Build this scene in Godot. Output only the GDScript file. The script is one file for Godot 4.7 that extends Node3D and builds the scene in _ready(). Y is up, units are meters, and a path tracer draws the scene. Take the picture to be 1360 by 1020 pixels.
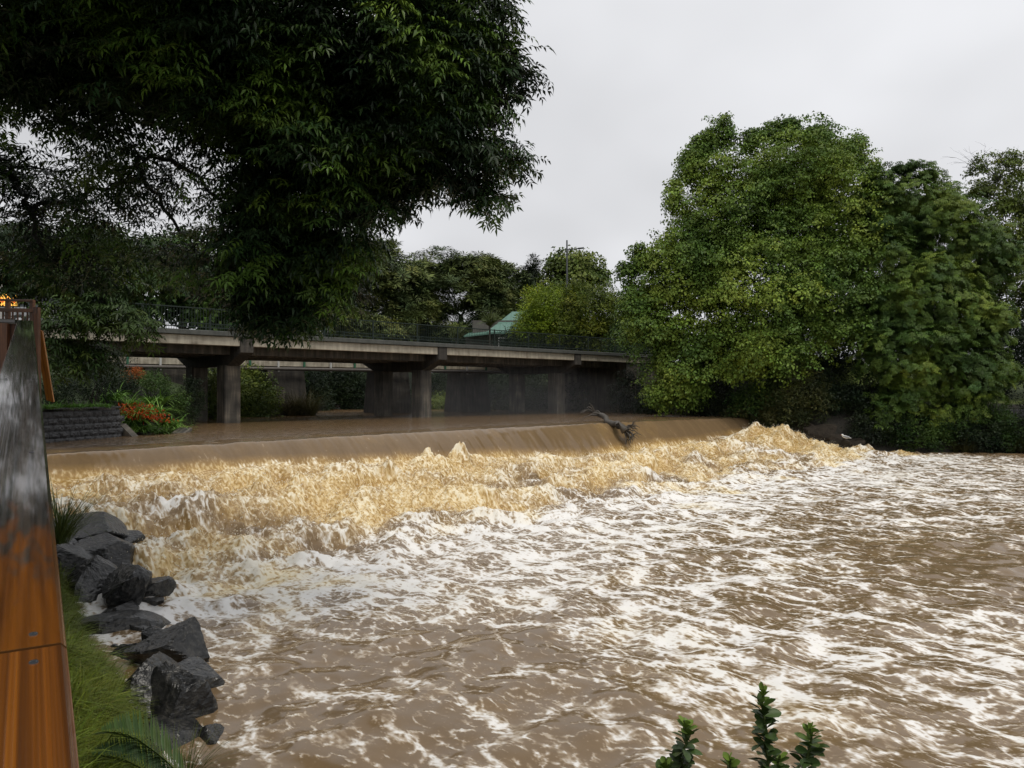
extends Node3D
# A weir in flood: timber handrail and boulders on the near bank, road bridge behind the weir, trees on the far bank.

var rng := RandomNumberGenerator.new()
var taken := {}
var W := {}      # materials by name
var leaf_meshes := {}

# ---------------------------------------------------------------- naming and tagging
func numbered(called: String) -> String:
	var n: int = taken.get(called, 0)
	taken[called] = n + 1
	return called if n == 0 else "%s_%03d" % [called, n]

func tag(o: Node3D, label: String, category := "", group := "", kind := "") -> Node3D:
	if label: o.set_meta("label", label)
	if category: o.set_meta("category", category)
	if group: o.set_meta("group", group)
	if kind: o.set_meta("kind", kind)
	return o

func thing(called: String, label: String, category: String, at := Vector3.ZERO, turn := 0.0, group := "") -> Node3D:
	var o := Node3D.new()
	o.name = numbered(called)
	add_child(o)
	o.position = at
	o.rotation.y = turn
	return tag(o, label, category, group)

func part_name(parent: Node, called: String) -> String:
	if parent == self:
		return numbered(called)
	var key := str(parent.get_instance_id()) + called
	var n: int = taken.get(key, 0)
	taken[key] = n + 1
	return called if n == 0 else "%s_%03d" % [called, n]

func put(called: String, mesh: Mesh, mat: Material, parent: Node = self) -> MeshInstance3D:
	var o := MeshInstance3D.new()
	o.name = part_name(parent, called)
	o.mesh = mesh
	o.material_override = mat
	parent.add_child(o, true)
	return o

func structure(o: Node3D, label := "") -> Node3D:
	o.set_meta("kind", "structure")
	if label: o.set_meta("label", label)
	return o

func copy_of(o: Node3D, at: Vector3, turn: float, label := "", size := 1.0) -> Node3D:
	var c := o.duplicate() as Node3D
	c.name = numbered(str(o.name))
	add_child(c)
	c.position = at
	c.rotation.y = turn
	c.scale = Vector3.ONE * size
	if label: c.set_meta("label", label)
	return c

# ---------------------------------------------------------------- mesh building
class Shape:
	var v := PackedVector3Array()
	var n := PackedVector3Array()
	var uv := PackedVector2Array()
	var c := PackedColorArray()
	var i := PackedInt32Array()
	var tint := Color.WHITE

	func vert(p: Vector3, nn: Vector3, t := Vector2.ZERO) -> int:
		v.append(p)
		n.append(nn)
		uv.append(t)
		c.append(tint)
		return v.size() - 1

	func tri(a: Vector3, b: Vector3, d: Vector3) -> void:
		var nn := (d - a).cross(b - a).normalized()
		var k := v.size()
		vert(a, nn); vert(b, nn); vert(d, nn)
		i.append(k); i.append(k + 1); i.append(k + 2)

	# a, b, d, e in order round the face, seen from outside clockwise
	func quad(a: Vector3, b: Vector3, d: Vector3, e: Vector3, ta := Vector2.ZERO, tb := Vector2(1, 0), td := Vector2(1, 1), te := Vector2(0, 1)) -> void:
		var nn := (d - a).cross(b - a).normalized()
		var k := v.size()
		vert(a, nn, ta); vert(b, nn, tb); vert(d, nn, td); vert(e, nn, te)
		for q in [0, 1, 2, 0, 2, 3]: i.append(k + q)

	func box(at: Vector3, size: Vector3, b := Basis.IDENTITY) -> void:
		var h := size / 2
		for axis in 3:
			for s in [-1.0, 1.0]:
				var u := Vector3.ZERO
				var w := Vector3.ZERO
				var f := Vector3.ZERO
				f[axis] = s * h[axis]
				u[(axis + 1) % 3] = h[(axis + 1) % 3] * s
				w[(axis + 2) % 3] = h[(axis + 2) % 3]
				var su: float = u.length() * 2
				var sw: float = w.length() * 2
				quad(at + b * (f - u - w), at + b * (f - u + w), at + b * (f + u + w), at + b * (f + u - w), Vector2(0, 0), Vector2(0, sw), Vector2(su, sw), Vector2(su, 0))

	# a profile (x across, y up) swept straight from a to b; uv x round the profile in metres, uv y along in metres
	func prism(a: Vector3, b: Vector3, profile: PackedVector2Array, up := Vector3.UP, vstart := 0.0) -> void:
		var along := (b - a).normalized()
		var side := along.cross(up).normalized()
		var top := side.cross(along)
		var m := profile.size()
		var run := 0.0
		var far := a.distance_to(b)
		for k in m:
			var p := profile[k]
			var q := profile[(k + 1) % m]
			var w := p.distance_to(q)
			quad(a + side * p.x + top * p.y, b + side * p.x + top * p.y, b + side * q.x + top * q.y, a + side * q.x + top * q.y, Vector2(run, vstart), Vector2(run, vstart + far), Vector2(run + w, vstart + far), Vector2(run + w, vstart))
			run += w
		for k in range(1, m - 1):
			tri(a + side * profile[0].x + top * profile[0].y, a + side * profile[k].x + top * profile[k].y, a + side * profile[k + 1].x + top * profile[k + 1].y)
			tri(b + side * profile[0].x + top * profile[0].y, b + side * profile[k + 1].x + top * profile[k + 1].y, b + side * profile[k].x + top * profile[k].y)

	func beam(a: Vector3, b: Vector3, w: float, h: float, ch := 0.004, up := Vector3.UP, vstart := 0.0) -> void:
		var x := w / 2
		var y := h / 2
		prism(a, b, PackedVector2Array([Vector2(-x + ch, -y), Vector2(-x, -y + ch), Vector2(-x, y - ch), Vector2(-x + ch, y), Vector2(x - ch, y), Vector2(x, y - ch), Vector2(x, -y + ch), Vector2(x - ch, -y)]), up, vstart)

	func tube(pts: PackedVector3Array, radii: PackedFloat32Array, sides := 6, caps := true) -> void:
		var m := pts.size()
		var ref := Vector3.UP
		var first := v.size()
		var run := 0.0
		for k in m:
			var d := (pts[mini(k + 1, m - 1)] - pts[maxi(k - 1, 0)]).normalized()
			if absf(d.dot(ref)) > 0.95: ref = Vector3.RIGHT if absf(d.x) < 0.9 else Vector3.FORWARD
			var a := d.cross(ref).normalized()
			var b := a.cross(d)
			ref = b
			if k > 0: run += pts[k].distance_to(pts[k - 1])
			for q in sides + 1:
				var o := a * cos(TAU * q / sides) + b * sin(TAU * q / sides)
				vert(pts[k] + o * radii[k], o, Vector2(q * 1.0 / sides, run))
		for k in m - 1:
			for q in sides:
				var e := first + k * (sides + 1) + q
				for r in [e, e + 1, e + sides + 1, e + 1, e + sides + 2, e + sides + 1]: i.append(r)
		if caps:
			for q in range(1, sides - 1):
				i.append(first); i.append(first + q + 1); i.append(first + q)
				var e := first + (m - 1) * (sides + 1)
				i.append(e); i.append(e + q); i.append(e + q + 1)

	# a leaf folded along its midrib
	func leaf(base: Vector3, along: Vector3, face: Vector3, length: float, width: float, bend := 0.12, widest := 0.42) -> void:
		var side := along.cross(face).normalized() * width / 2
		var up := side.cross(along).normalized()
		var mid := base + along * length * widest + up * length * bend * 0.35
		var tip := base + along * length - up * length * bend
		var l := mid + side + up * width * 0.18
		var r := mid - side + up * width * 0.18
		var k := v.size()
		vert(base, up); vert(l, (up - side.normalized() * 0.35).normalized()); vert(mid, up); vert(r, (up + side.normalized() * 0.35).normalized()); vert(tip, up)
		for q in [0, 1, 2, 0, 2, 3, 1, 4, 2, 2, 4, 3]: i.append(k + q)

	# a curved blade of grass or a strap leaf, in joints
	func blade(base: Vector3, lean: Vector3, length: float, width: float, droop: float, joints := 4) -> void:
		var d := lean.normalized()
		var flat := Vector3(d.x, 0, d.z)
		if flat.length() < 0.01: flat = Vector3.RIGHT
		flat = flat.normalized()
		var side := flat.cross(Vector3.UP) * width / 2
		var p := base
		var k := v.size()
		for q in joints + 1:
			var f := q * 1.0 / joints
			var w := side * (1.0 - f * f) if q > 0 else side * 0.7
			var nn := side.cross(d).normalized()
			if nn.y < 0: nn = -nn
			vert(p - w, nn); vert(p + w, nn)
			d = (d + (flat * 0.4 - Vector3.UP) * droop / joints).normalized()
			p += d * length / joints
		for q in joints:
			var e := k + q * 2
			for r in [e, e + 2, e + 1, e + 1, e + 2, e + 3]: i.append(r)

	func ball(at: Vector3, r: Vector3, rings := 6, around := 9, b := Basis.IDENTITY) -> void:
		var first := v.size()
		for y in rings + 1:
			var a := PI * y / rings
			for q in around + 1:
				var o := Vector3(sin(a) * cos(TAU * q / around), cos(a), sin(a) * sin(TAU * q / around))
				vert(at + b * (o * r), (b * (o / r)).normalized(), Vector2(q * 1.0 / around, y * 1.0 / rings))
		for y in rings:
			for q in around:
				var e := first + y * (around + 1) + q
				for k in [e, e + 1, e + around + 1, e + 1, e + around + 2, e + around + 1]: i.append(k)

	func mesh() -> ArrayMesh:
		# every face turned the way its normals point
		for k in range(0, i.size(), 3):
			var p := v[i[k]]
			var face := (v[i[k + 2]] - p).cross(v[i[k + 1]] - p)
			if face.dot(n[i[k]] + n[i[k + 1]] + n[i[k + 2]]) < 0:
				var swap := i[k + 1]
				i[k + 1] = i[k + 2]
				i[k + 2] = swap
		var a := []
		a.resize(Mesh.ARRAY_MAX)
		a[Mesh.ARRAY_VERTEX] = v
		a[Mesh.ARRAY_NORMAL] = n
		a[Mesh.ARRAY_TEX_UV] = uv
		a[Mesh.ARRAY_COLOR] = c
		a[Mesh.ARRAY_INDEX] = i
		var m := ArrayMesh.new()
		m.add_surface_from_arrays(Mesh.PRIMITIVE_TRIANGLES, a)
		return m

# ---------------------------------------------------------------- textures and materials
func noise(kind: int, freq: float, octaves: int, at: int, ridged := false) -> FastNoiseLite:
	var n := FastNoiseLite.new()
	n.seed = at
	n.noise_type = kind
	n.frequency = freq
	n.fractal_type = FastNoiseLite.FRACTAL_RIDGED if ridged else FastNoiseLite.FRACTAL_FBM
	n.fractal_octaves = octaves
	return n

# grey noise bytes; stretched > 1 draws the noise out along v
func grey(size: int, freq: float, octaves: int, at: int, stretched := 1, ridged := false) -> Image:
	var n := noise(FastNoiseLite.TYPE_SIMPLEX_SMOOTH, freq, octaves, at, ridged)
	var im := n.get_seamless_image(size, size / stretched, false, false, 0.15, true)
	im.convert(Image.FORMAT_L8)
	if stretched > 1: im.resize(size, size, Image.INTERPOLATE_CUBIC)
	return im

# two grey images added by weight and drawn through a ramp of colours (sRGB)
func ramped(a: Image, b: Image, share: float, colors: Array, sharpen := 1.0) -> ImageTexture:
	var lut := PackedInt32Array()
	lut.resize(256)
	for k in 256:
		var f := clampf((k / 255.0 - 0.5) * sharpen + 0.5, 0.0, 0.9999) * (colors.size() - 1)
		var c: Color = (colors[int(f)] as Color).lerp(colors[mini(int(f) + 1, colors.size() - 1)], f - int(f))
		lut[k] = c.to_abgr32()
	var da := a.get_data()
	var db := b.get_data()
	var out := PackedInt32Array()
	out.resize(da.size())
	var wa := int((1 - share) * 256)
	var wb := 256 - wa
	for k in da.size(): out[k] = lut[(da[k] * wa + db[k] * wb) >> 8]
	return ImageTexture.create_from_image(Image.create_from_data(a.get_width(), a.get_height(), false, Image.FORMAT_RGBA8, out.to_byte_array()))

func lin(r: float, g: float, b: float) -> Color:
	return Color(r, g, b).linear_to_srgb()

func plain(color: Color, rough := 0.7, spec := 0.5) -> StandardMaterial3D:
	var m := StandardMaterial3D.new()
	m.albedo_color = color
	m.roughness = rough
	m.metallic_specular = spec
	return m

func tri_planar(m: StandardMaterial3D, scale: float, world := true) -> StandardMaterial3D:
	m.uv1_triplanar = true
	m.uv1_world_triplanar = world
	m.uv1_scale = Vector3.ONE * scale
	return m

func relief(m: StandardMaterial3D, im: Image, cm: float) -> StandardMaterial3D:
	m.heightmap_enabled = true
	m.heightmap_texture = ImageTexture.create_from_image(im)
	m.heightmap_scale = cm
	return m

func leafy(rough := 0.45, through := 0.35) -> StandardMaterial3D:
	var m := plain(Color.WHITE, rough, 0.3)
	m.vertex_color_use_as_albedo = true
	m.cull_mode = BaseMaterial3D.CULL_DISABLED
	if through > 0:
		m.backlight_enabled = true
		m.backlight = Color(through, through, through * 0.6)
	return m

# a board of the given length, orange at its near end, dark grey-brown beyond a ragged edge
func two_tone_board(fine: Image, broad: Image, length: float) -> StandardMaterial3D:
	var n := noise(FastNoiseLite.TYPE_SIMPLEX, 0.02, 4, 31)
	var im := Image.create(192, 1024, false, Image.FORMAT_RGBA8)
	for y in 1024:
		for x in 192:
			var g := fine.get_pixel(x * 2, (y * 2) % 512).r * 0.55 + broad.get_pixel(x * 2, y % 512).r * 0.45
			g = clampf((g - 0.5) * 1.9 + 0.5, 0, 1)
			var near_tone := Color(.07, .024, .006).lerp(Color(.18, .060, .008), g)
			var old := Color(.012, .010, .007).lerp(Color(.075, .058, .044), g)  # grey-brown tone of the far part
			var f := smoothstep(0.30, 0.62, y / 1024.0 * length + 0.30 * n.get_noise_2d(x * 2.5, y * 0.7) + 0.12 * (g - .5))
			im.set_pixel(x, y, near_tone.lerp(old, f).linear_to_srgb())
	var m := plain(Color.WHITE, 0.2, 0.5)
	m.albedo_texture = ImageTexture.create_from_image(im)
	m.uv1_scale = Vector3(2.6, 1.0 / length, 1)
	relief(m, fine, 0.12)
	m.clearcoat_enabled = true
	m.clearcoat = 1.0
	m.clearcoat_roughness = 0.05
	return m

func materials() -> void:
	var fine := grey(512, 0.03, 5, 11)
	var coarse := grey(512, 0.008, 4, 12)
	var streak := grey(512, 0.05, 4, 13, 16)
	var grain := grey(512, 0.035, 4, 14, 32)
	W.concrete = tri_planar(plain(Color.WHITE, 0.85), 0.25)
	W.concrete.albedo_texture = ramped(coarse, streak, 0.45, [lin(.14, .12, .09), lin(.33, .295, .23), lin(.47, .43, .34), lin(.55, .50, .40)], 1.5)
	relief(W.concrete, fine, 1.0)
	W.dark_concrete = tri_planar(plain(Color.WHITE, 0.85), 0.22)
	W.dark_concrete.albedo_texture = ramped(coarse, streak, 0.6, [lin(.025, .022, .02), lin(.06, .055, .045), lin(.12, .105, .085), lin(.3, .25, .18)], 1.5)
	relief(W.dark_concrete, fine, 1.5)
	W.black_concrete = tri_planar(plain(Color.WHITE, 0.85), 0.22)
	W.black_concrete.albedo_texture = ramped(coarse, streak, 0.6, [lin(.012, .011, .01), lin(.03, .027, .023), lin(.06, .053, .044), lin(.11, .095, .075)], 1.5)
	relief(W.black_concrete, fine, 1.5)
	W.kerb = tri_planar(plain(Color.WHITE, 0.8), 0.3)
	W.kerb.albedo_texture = ramped(coarse, streak, 0.4, [lin(.03, .032, .03), lin(.07, .075, .068), lin(.12, .12, .11)])
	W.asphalt = tri_planar(plain(Color.WHITE, 0.5), 0.5)
	W.asphalt.albedo_texture = ramped(fine, coarse, 0.5, [lin(.03, .03, .032), lin(.06, .06, .062)])
	W.rail_green = plain(lin(.022, .032, .027), 0.6, 0.3)
	W.green_paint = plain(lin(.03, .13, .07), 0.5)
	W.white_paint = plain(lin(.5, .5, .48), 0.6)
	W.pipe = tri_planar(plain(Color.WHITE, 0.6), 0.5)
	W.pipe.albedo_texture = ramped(coarse, fine, 0.5, [lin(.05, .042, .036), lin(.13, .115, .1)])
	# timber: grain runs along uv y
	W.wood = plain(Color.WHITE, 0.32, 0.5)
	W.wood.albedo_texture = ramped(grain, coarse, 0.3, [lin(.10, .03, .006), lin(.27, .085, .012), lin(.42, .15, .022), lin(.30, .10, .015)], 1.7)
	W.wood.uv1_scale = Vector3(2.6, 0.45, 1)
	relief(W.wood, grain, 0.25)
	W.wood.clearcoat_enabled = true
	W.wood.clearcoat = 0.5
	W.wood.clearcoat_roughness = 0.1
	# the top of the rail: the same timber with a film of standing water
	var hair := grey(512, 0.11, 4, 15, 32)
	W.wet_wood = plain(Color.WHITE, 0.22, 0.5)
	W.wet_wood.albedo_texture = ramped(hair, grain, 0.55, [lin(.07, .024, .006), lin(.11, .036, .006), lin(.165, .054, .008), lin(.21, .072, .010)], 1.9)
	W.wet_wood.uv1_scale = Vector3(2.6, 0.4, 1)
	relief(W.wet_wood, hair, 0.12)
	W.wet_wood.clearcoat_enabled = true
	W.wet_wood.clearcoat = 0.8
	W.wet_wood.clearcoat_roughness = 0.06
	# far boards of the rail, a dark grey-brown under the water film
	W.dark_wood = plain(Color.WHITE, 0.2, 0.5)
	W.dark_wood.albedo_texture = ramped(hair, coarse, 0.5, [lin(.012, .010, .007), lin(.035, .026, .018), lin(.07, .055, .042), lin(.045, .03, .02)], 1.6)
	W.dark_wood.uv1_scale = Vector3(2.6, 0.4, 1)
	relief(W.dark_wood, grey(512, 0.02, 4, 22, 2), 0.2)
	W.dark_wood.clearcoat_enabled = true
	W.dark_wood.clearcoat = 1.0
	W.dark_wood.clearcoat_roughness = 0.05
	W.part_dark_wood = two_tone_board(hair, grain, 2.98)
	W.brown_wood = plain(Color.WHITE, 0.5)
	W.brown_wood.albedo_texture = ramped(grain, coarse, 0.4, [lin(.05, .02, .009), lin(.13, .05, .02), lin(.22, .085, .03)], 1.6)
	W.brown_wood.uv1_scale = Vector3(2.2, 0.5, 1)
	W.rock = tri_planar(plain(Color.WHITE, 0.3, 0.45), 0.9)
	W.rock.albedo_texture = ramped(fine, coarse, 0.5, [lin(.005, .0055, .006), lin(.013, .0135, .014), lin(.03, .03, .029), lin(.075, .07, .06)], 1.8)
	relief(W.rock, grey(512, 0.014, 6, 23, 1, true), 1.6)
	W.earth_rock = tri_planar(plain(Color.WHITE, 0.85, 0.3), 0.7)
	W.earth_rock.albedo_texture = ramped(fine, coarse, 0.5, [lin(.012, .010, .008), lin(.03, .024, .018), lin(.05, .042, .032)], 1.4)
	relief(W.earth_rock, fine, 4.0)
	W.block = tri_planar(plain(Color.WHITE, 0.6), 0.9)
	W.block.albedo_texture = ramped(fine, coarse, 0.5, [lin(.022, .022, .024), lin(.05, .05, .052), lin(.09, .09, .09)], 1.3)
	relief(W.block, grey(512, 0.02, 6, 24), 4.0)
	W.bark = plain(Color.WHITE, 0.85)
	W.bark.albedo_texture = ramped(streak, fine, 0.4, [lin(.02, .017, .014), lin(.05, .043, .035), lin(.1, .088, .072)], 1.4)
	W.bark.uv1_scale = Vector3(2, 0.6, 1)
	relief(W.bark, streak, 2.0)
	W.driftwood = plain(lin(.16, .145, .125), 0.6)
	W.driftwood.albedo_texture = ramped(streak, fine, 0.4, [lin(.14, .135, .125), lin(.42, .40, .37), lin(.60, .58, .55)], 1.4)
	W.driftwood.uv1_scale = Vector3(2, 1, 1)
	W.ground = plain(Color.WHITE, 0.9)
	W.ground.vertex_color_use_as_albedo = true
	tri_planar(W.ground, 0.6)
	W.ground.albedo_texture = ramped(fine, coarse, 0.5, [Color(.5, .5, .5), Color(.8, .8, .8), Color(1, 1, 1)], 1.4)
	relief(W.ground, fine, 5.0)
	W.leaf = leafy(0.45, 0.5)
	W.wet_leaf = leafy(0.38, 0.25)
	W.blade = leafy(0.45, 0.4)
	W.needle = leafy(0.6, 0.15)
	W.petal = leafy(0.6, 0.4)
	W.glass = plain(lin(.02, .024, .028), 0.08)
	W.rubber = plain(lin(.02, .02, .02), 0.8)
	W.chrome = plain(lin(.6, .6, .6), 0.25)
	W.chrome.metallic = 1.0
	W.tail_red = plain(lin(.35, .02, .015), 0.25)
	W.lamp_clear = plain(lin(.6, .62, .62), 0.15)
	W.silver = plain(lin(.32, .33, .34), 0.3)
	W.silver.clearcoat_enabled = true
	W.white_car = plain(lin(.72, .73, .73), 0.3)
	W.white_car.clearcoat_enabled = true
	W.grey_metal = plain(lin(.06, .065, .07), 0.5)
	W.roof_green = plain(lin(.085, .18, .14), 0.5)
	W.wall_dark = tri_planar(plain(Color.WHITE, 0.8), 0.3)
	W.wall_dark.albedo_texture = ramped(coarse, fine, 0.4, [lin(.07, .065, .058), lin(.13, .12, .105)])
	W.gull_white = plain(lin(.75, .75, .73), 0.8)
	W.gull_grey = plain(lin(.3, .31, .33), 0.8)
	W.beak_red = plain(lin(.4, .05, .02), 0.5)

# ---------------------------------------------------------------- the lie of the land and the water
# plan coordinates: x to the right, d = -z away from the camera. The crest of the weir runs along EAST from CREST; FLOW points downstream.
const CREST := Vector2(-11.6, 19.0)
const EAST := Vector2(0.681, 0.732)
const FLOW := Vector2(0.732, -0.681)
const LOW := -2.0
var river_outline := PackedVector2Array()
var left_bank := 0
var swell: FastNoiseLite
var churn: FastNoiseLite
var chop: FastNoiseLite
var lump: FastNoiseLite
var fizz: FastNoiseLite
var hills: FastNoiseLite
var drops := [[-8, .62], [0, .62], [5, .72], [13, 1.05], [22, 1.4], [30, 1.25], [36, .95], [60, .95]]

func bow(s: float) -> float:
	return -1.2 * sin(PI * clampf(s / 37.0, 0, 1))

func plan(s: float, t: float) -> Vector2:
	return CREST + EAST * s + FLOW * (t + bow(s))

func weir_coords(x: float, d: float) -> Vector2:
	var q := Vector2(x, d) - CREST
	var s := q.dot(EAST)
	return Vector2(s, q.dot(FLOW) - bow(s))

func first_drop(s: float) -> float:
	for k in drops.size() - 1:
		if s <= drops[k + 1][0]:
			return lerpf(drops[k][1], drops[k + 1][1], smoothstep(drops[k][0], drops[k + 1][0], s))
	return 0.85

func sheet_length(s: float) -> float:
	return 0.62 + 0.75 * (first_drop(s) - 0.5)

# still level of the water, without waves
func level(s: float, t: float) -> float:
	if t <= 0: return -0.05 * smoothstep(-1.2, 0.0, t)
	var d1 := first_drop(s)
	var t1 := sheet_length(s)
	if t < t1:
		return -0.05 - (d1 - 0.05) * pow(t / t1, 1.4)
	var f := clampf((t - t1) / 7.0, 0, 1)
	# the apron goes down in uneven steps
	var e := f + 0.075 * sin(TAU * (2.3 * f + 0.5 * swell.get_noise_2d(s * 0.5, 55.0))) * (1.0 - f) * smoothstep(0.0, 0.15, f)
	var y := lerpf(-d1, LOW, e * e * (3 - 2 * e) * 0.6 + e * 0.4)
	y += 0.65 * exp(-pow((s - 35.3) / 2.6, 2) - pow((t - 3.0) / 1.3, 2))
	y += 0.40 * exp(-pow((s - 22.6) / 1.5, 2) - pow((t - 4.5) / 0.9, 2))
	y += 0.25 * exp(-pow((s - 9.5) / 1.6, 2) - pow((t - 5.2) / 1.0, 2))
	y += 0.22 * exp(-pow((s - 16.5) / 1.7, 2) - pow((t - 5.6) / 0.9, 2))
	y += 0.45 * plume(s, t)
	return y

# where the fall strikes hardest and throws the water up
func plume(s: float, t: float) -> float:
	return exp(-pow((s - 13.6) / 0.55, 2) - pow((t - 1.75) / 0.4, 2)) + 0.7 * exp(-pow((s - 12.1) / 0.4, 2) - pow((t - 1.5) / 0.35, 2))

# rollers standing one behind the other down the apron, -1 in a trough to 1 on a crest
func roller(s: float, t: float) -> float:
	var q := t - sheet_length(s)
	var w := q / 2.1 + 0.9 * swell.get_noise_2d(s * 0.28, 12.0) + 0.25 * swell.get_noise_2d(s * 1.1, 31.0)
	return sin(TAU * w) * (0.55 + 0.75 * swell.get_noise_2d(s * 0.7 + 9.0, q * 0.5))

# how rough the water is (metres of swing)
func rough_at(s: float, t: float) -> float:
	var t1 := sheet_length(s)
	var ragged := 0.45 * swell.get_noise_2d(s * 1.6, 7.0)
	var r := smoothstep(t1 * 0.75 + ragged, t1 + 1.2 + ragged, t)
	var down := 1.0 - smoothstep(t1 + 4.0, t1 + 10.0, t)
	return r * (0.058 + 0.25 * down) + 0.3 * plume(s, t)

func outline() -> void:
	var left := [Vector2(30, -8), Vector2(8, 1.5), Vector2(3, 3.6), Vector2(-0.8, 5.2), Vector2(-2.5, 7.3), Vector2(-3.4, 8.95), Vector2(-5.3, 11.3), Vector2(-6.3, 13.3), Vector2(-7.2, 14.4), Vector2(-9.0, 16.0), Vector2(-11.2, 18.4), Vector2(-13.5, 21), Vector2(-13.6, 22.6), Vector2(-13.1, 25.6), Vector2(-12, 28), Vector2(-13.5, 33), Vector2(-16.5, 40), Vector2(-15.5, 46), Vector2(-14, 54), Vector2(-16, 66), Vector2(-30, 80)]
	var right := [Vector2(-10, 86), Vector2(0, 74), Vector2(8, 62), Vector2(11, 56), Vector2(12.5, 50), Vector2(14, 46.5), Vector2(15.5, 44.8), Vector2(17.9, 44), Vector2(22, 43.9), Vector2(29, 43.9), Vector2(60, 43), Vector2(90, 38), Vector2(90, -8)]
	for p in left + right: river_outline.append(p)
	left_bank = left.size()
	swell = noise(FastNoiseLite.TYPE_SIMPLEX_SMOOTH, 0.5, 3, 41)
	churn = noise(FastNoiseLite.TYPE_SIMPLEX_SMOOTH, 0.95, 2, 42)
	chop = noise(FastNoiseLite.TYPE_SIMPLEX_SMOOTH, 2.2, 3, 43)
	lump = noise(FastNoiseLite.TYPE_SIMPLEX_SMOOTH, 1.5, 2, 44)
	fizz = noise(FastNoiseLite.TYPE_SIMPLEX, 5.5, 2, 46)
	hills = noise(FastNoiseLite.TYPE_SIMPLEX_SMOOTH, 0.12, 4, 45)

# (distance to the nearest bank, 1.0 on the left side or 0.0 on the right), negative inside the river
func bank(x: float, d: float) -> Vector2:
	var p := Vector2(x, d)
	var best := 1e9
	var at := 0
	for k in river_outline.size():
		var q := Geometry2D.get_closest_point_to_segment(p, river_outline[k], river_outline[(k + 1) % river_outline.size()])
		var e := q.distance_squared_to(p)
		if e < best:
			best = e
			at = k
	var dist := sqrt(best)
	if Geometry2D.is_point_in_polygon(p, river_outline): dist = -dist
	return Vector2(dist, 1.0 if at < left_bank - 1 or at == river_outline.size() - 1 else 0.0)

func land(x: float, d: float) -> float:
	var b := bank(x, d)
	var st := weir_coords(x, d)
	var water := level(st.x, st.y) if st.y < 40 else LOW
	if b.x < 0: return water - 0.35 - minf(-b.x, 1.0) * 0.9
	var rise := hills.get_noise_2d(x, d)
	if b.y > 0.5:
		var a := Vector2(x, d).dot(Vector2(-0.53, 0.848))
		var beside := Vector2(x, d).dot(Vector2(0.848, 0.53))
		var top := clampf(0.115 * a, -0.4, 1.45) + 2.6 * smoothstep(14.0, 36.0, a)
		# below the fence the bank lies lower than the ramp
		top = lerpf(top, -0.68 - 0.035 * d, smoothstep(-0.75, -0.25, beside) * (1.0 - smoothstep(16.0, 19.0, a)))
		if d > 20.3 and d < 26.4 and x < -12.5:
			top = minf(top, 0.9 + 0.16 * b.x)
			return lerpf(water - 0.3, top, smoothstep(0.22, 0.4, b.x)) + rise * 0.05
		if d >= 26.4: top = minf(top, 0.3 + 0.42 * b.x)
		return lerpf(water - 0.35, top, smoothstep(-0.1, 2.6, b.x)) + rise * 0.1
	var up := 0.6 + 0.13 * maxf(b.x - 2.5, 0.0) if st.y > 0.5 else 0.9 + 0.5 * b.x
	return lerpf(water - 0.3, minf(up, 4.0), smoothstep(0.0, 2.6, b.x)) + rise * 0.16

func steps(from: float, to: float, fine: float, mid: float, growth: float) -> PackedFloat32Array:
	# even steps near mid, growing away from it
	var right := PackedFloat32Array()
	var p := mid
	var w := fine
	while p < to:
		p += w
		right.append(minf(p, to))
		if p > mid + 34: w *= growth
	var out := PackedFloat32Array()
	p = mid
	w = fine
	while p > from:
		p -= w
		out.append(maxf(p, from))
		if p < mid - 30: w *= growth
	out.reverse()
	out.append(mid)
	out.append_array(right)
	return out

# a grid of points; smooth normals from the grid itself
func grid_mesh(pts: PackedVector3Array, uv: PackedVector2Array, colors: PackedColorArray, nu: int, nv: int) -> ArrayMesh:
	var nn := PackedVector3Array()
	nn.resize(pts.size())
	var idx := PackedInt32Array()
	idx.resize((nu - 1) * (nv - 1) * 6)
	var w := 0
	for a in nu:
		for b in nv:
			var k := a * nv + b
			var da := pts[mini(a + 1, nu - 1) * nv + b] - pts[maxi(a - 1, 0) * nv + b]
			var db := pts[a * nv + mini(b + 1, nv - 1)] - pts[a * nv + maxi(b - 1, 0)]
			var c := da.cross(db).normalized()
			nn[k] = c if c.y >= 0 else -c
			if a < nu - 1 and b < nv - 1:
				var l := k + nv if c.y < 0 else k + 1
				var r := k + 1 if c.y < 0 else k + nv
				idx[w] = k; idx[w + 1] = l; idx[w + 2] = r
				idx[w + 3] = l; idx[w + 4] = k + nv + 1; idx[w + 5] = r
				w += 6
	var arr := []
	arr.resize(Mesh.ARRAY_MAX)
	arr[Mesh.ARRAY_VERTEX] = pts
	arr[Mesh.ARRAY_NORMAL] = nn
	if uv.size(): arr[Mesh.ARRAY_TEX_UV] = uv
	if colors.size(): arr[Mesh.ARRAY_COLOR] = colors
	arr[Mesh.ARRAY_INDEX] = idx
	var m := ArrayMesh.new()
	m.add_surface_from_arrays(Mesh.PRIMITIVE_TRIANGLES, arr)
	return m

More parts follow.
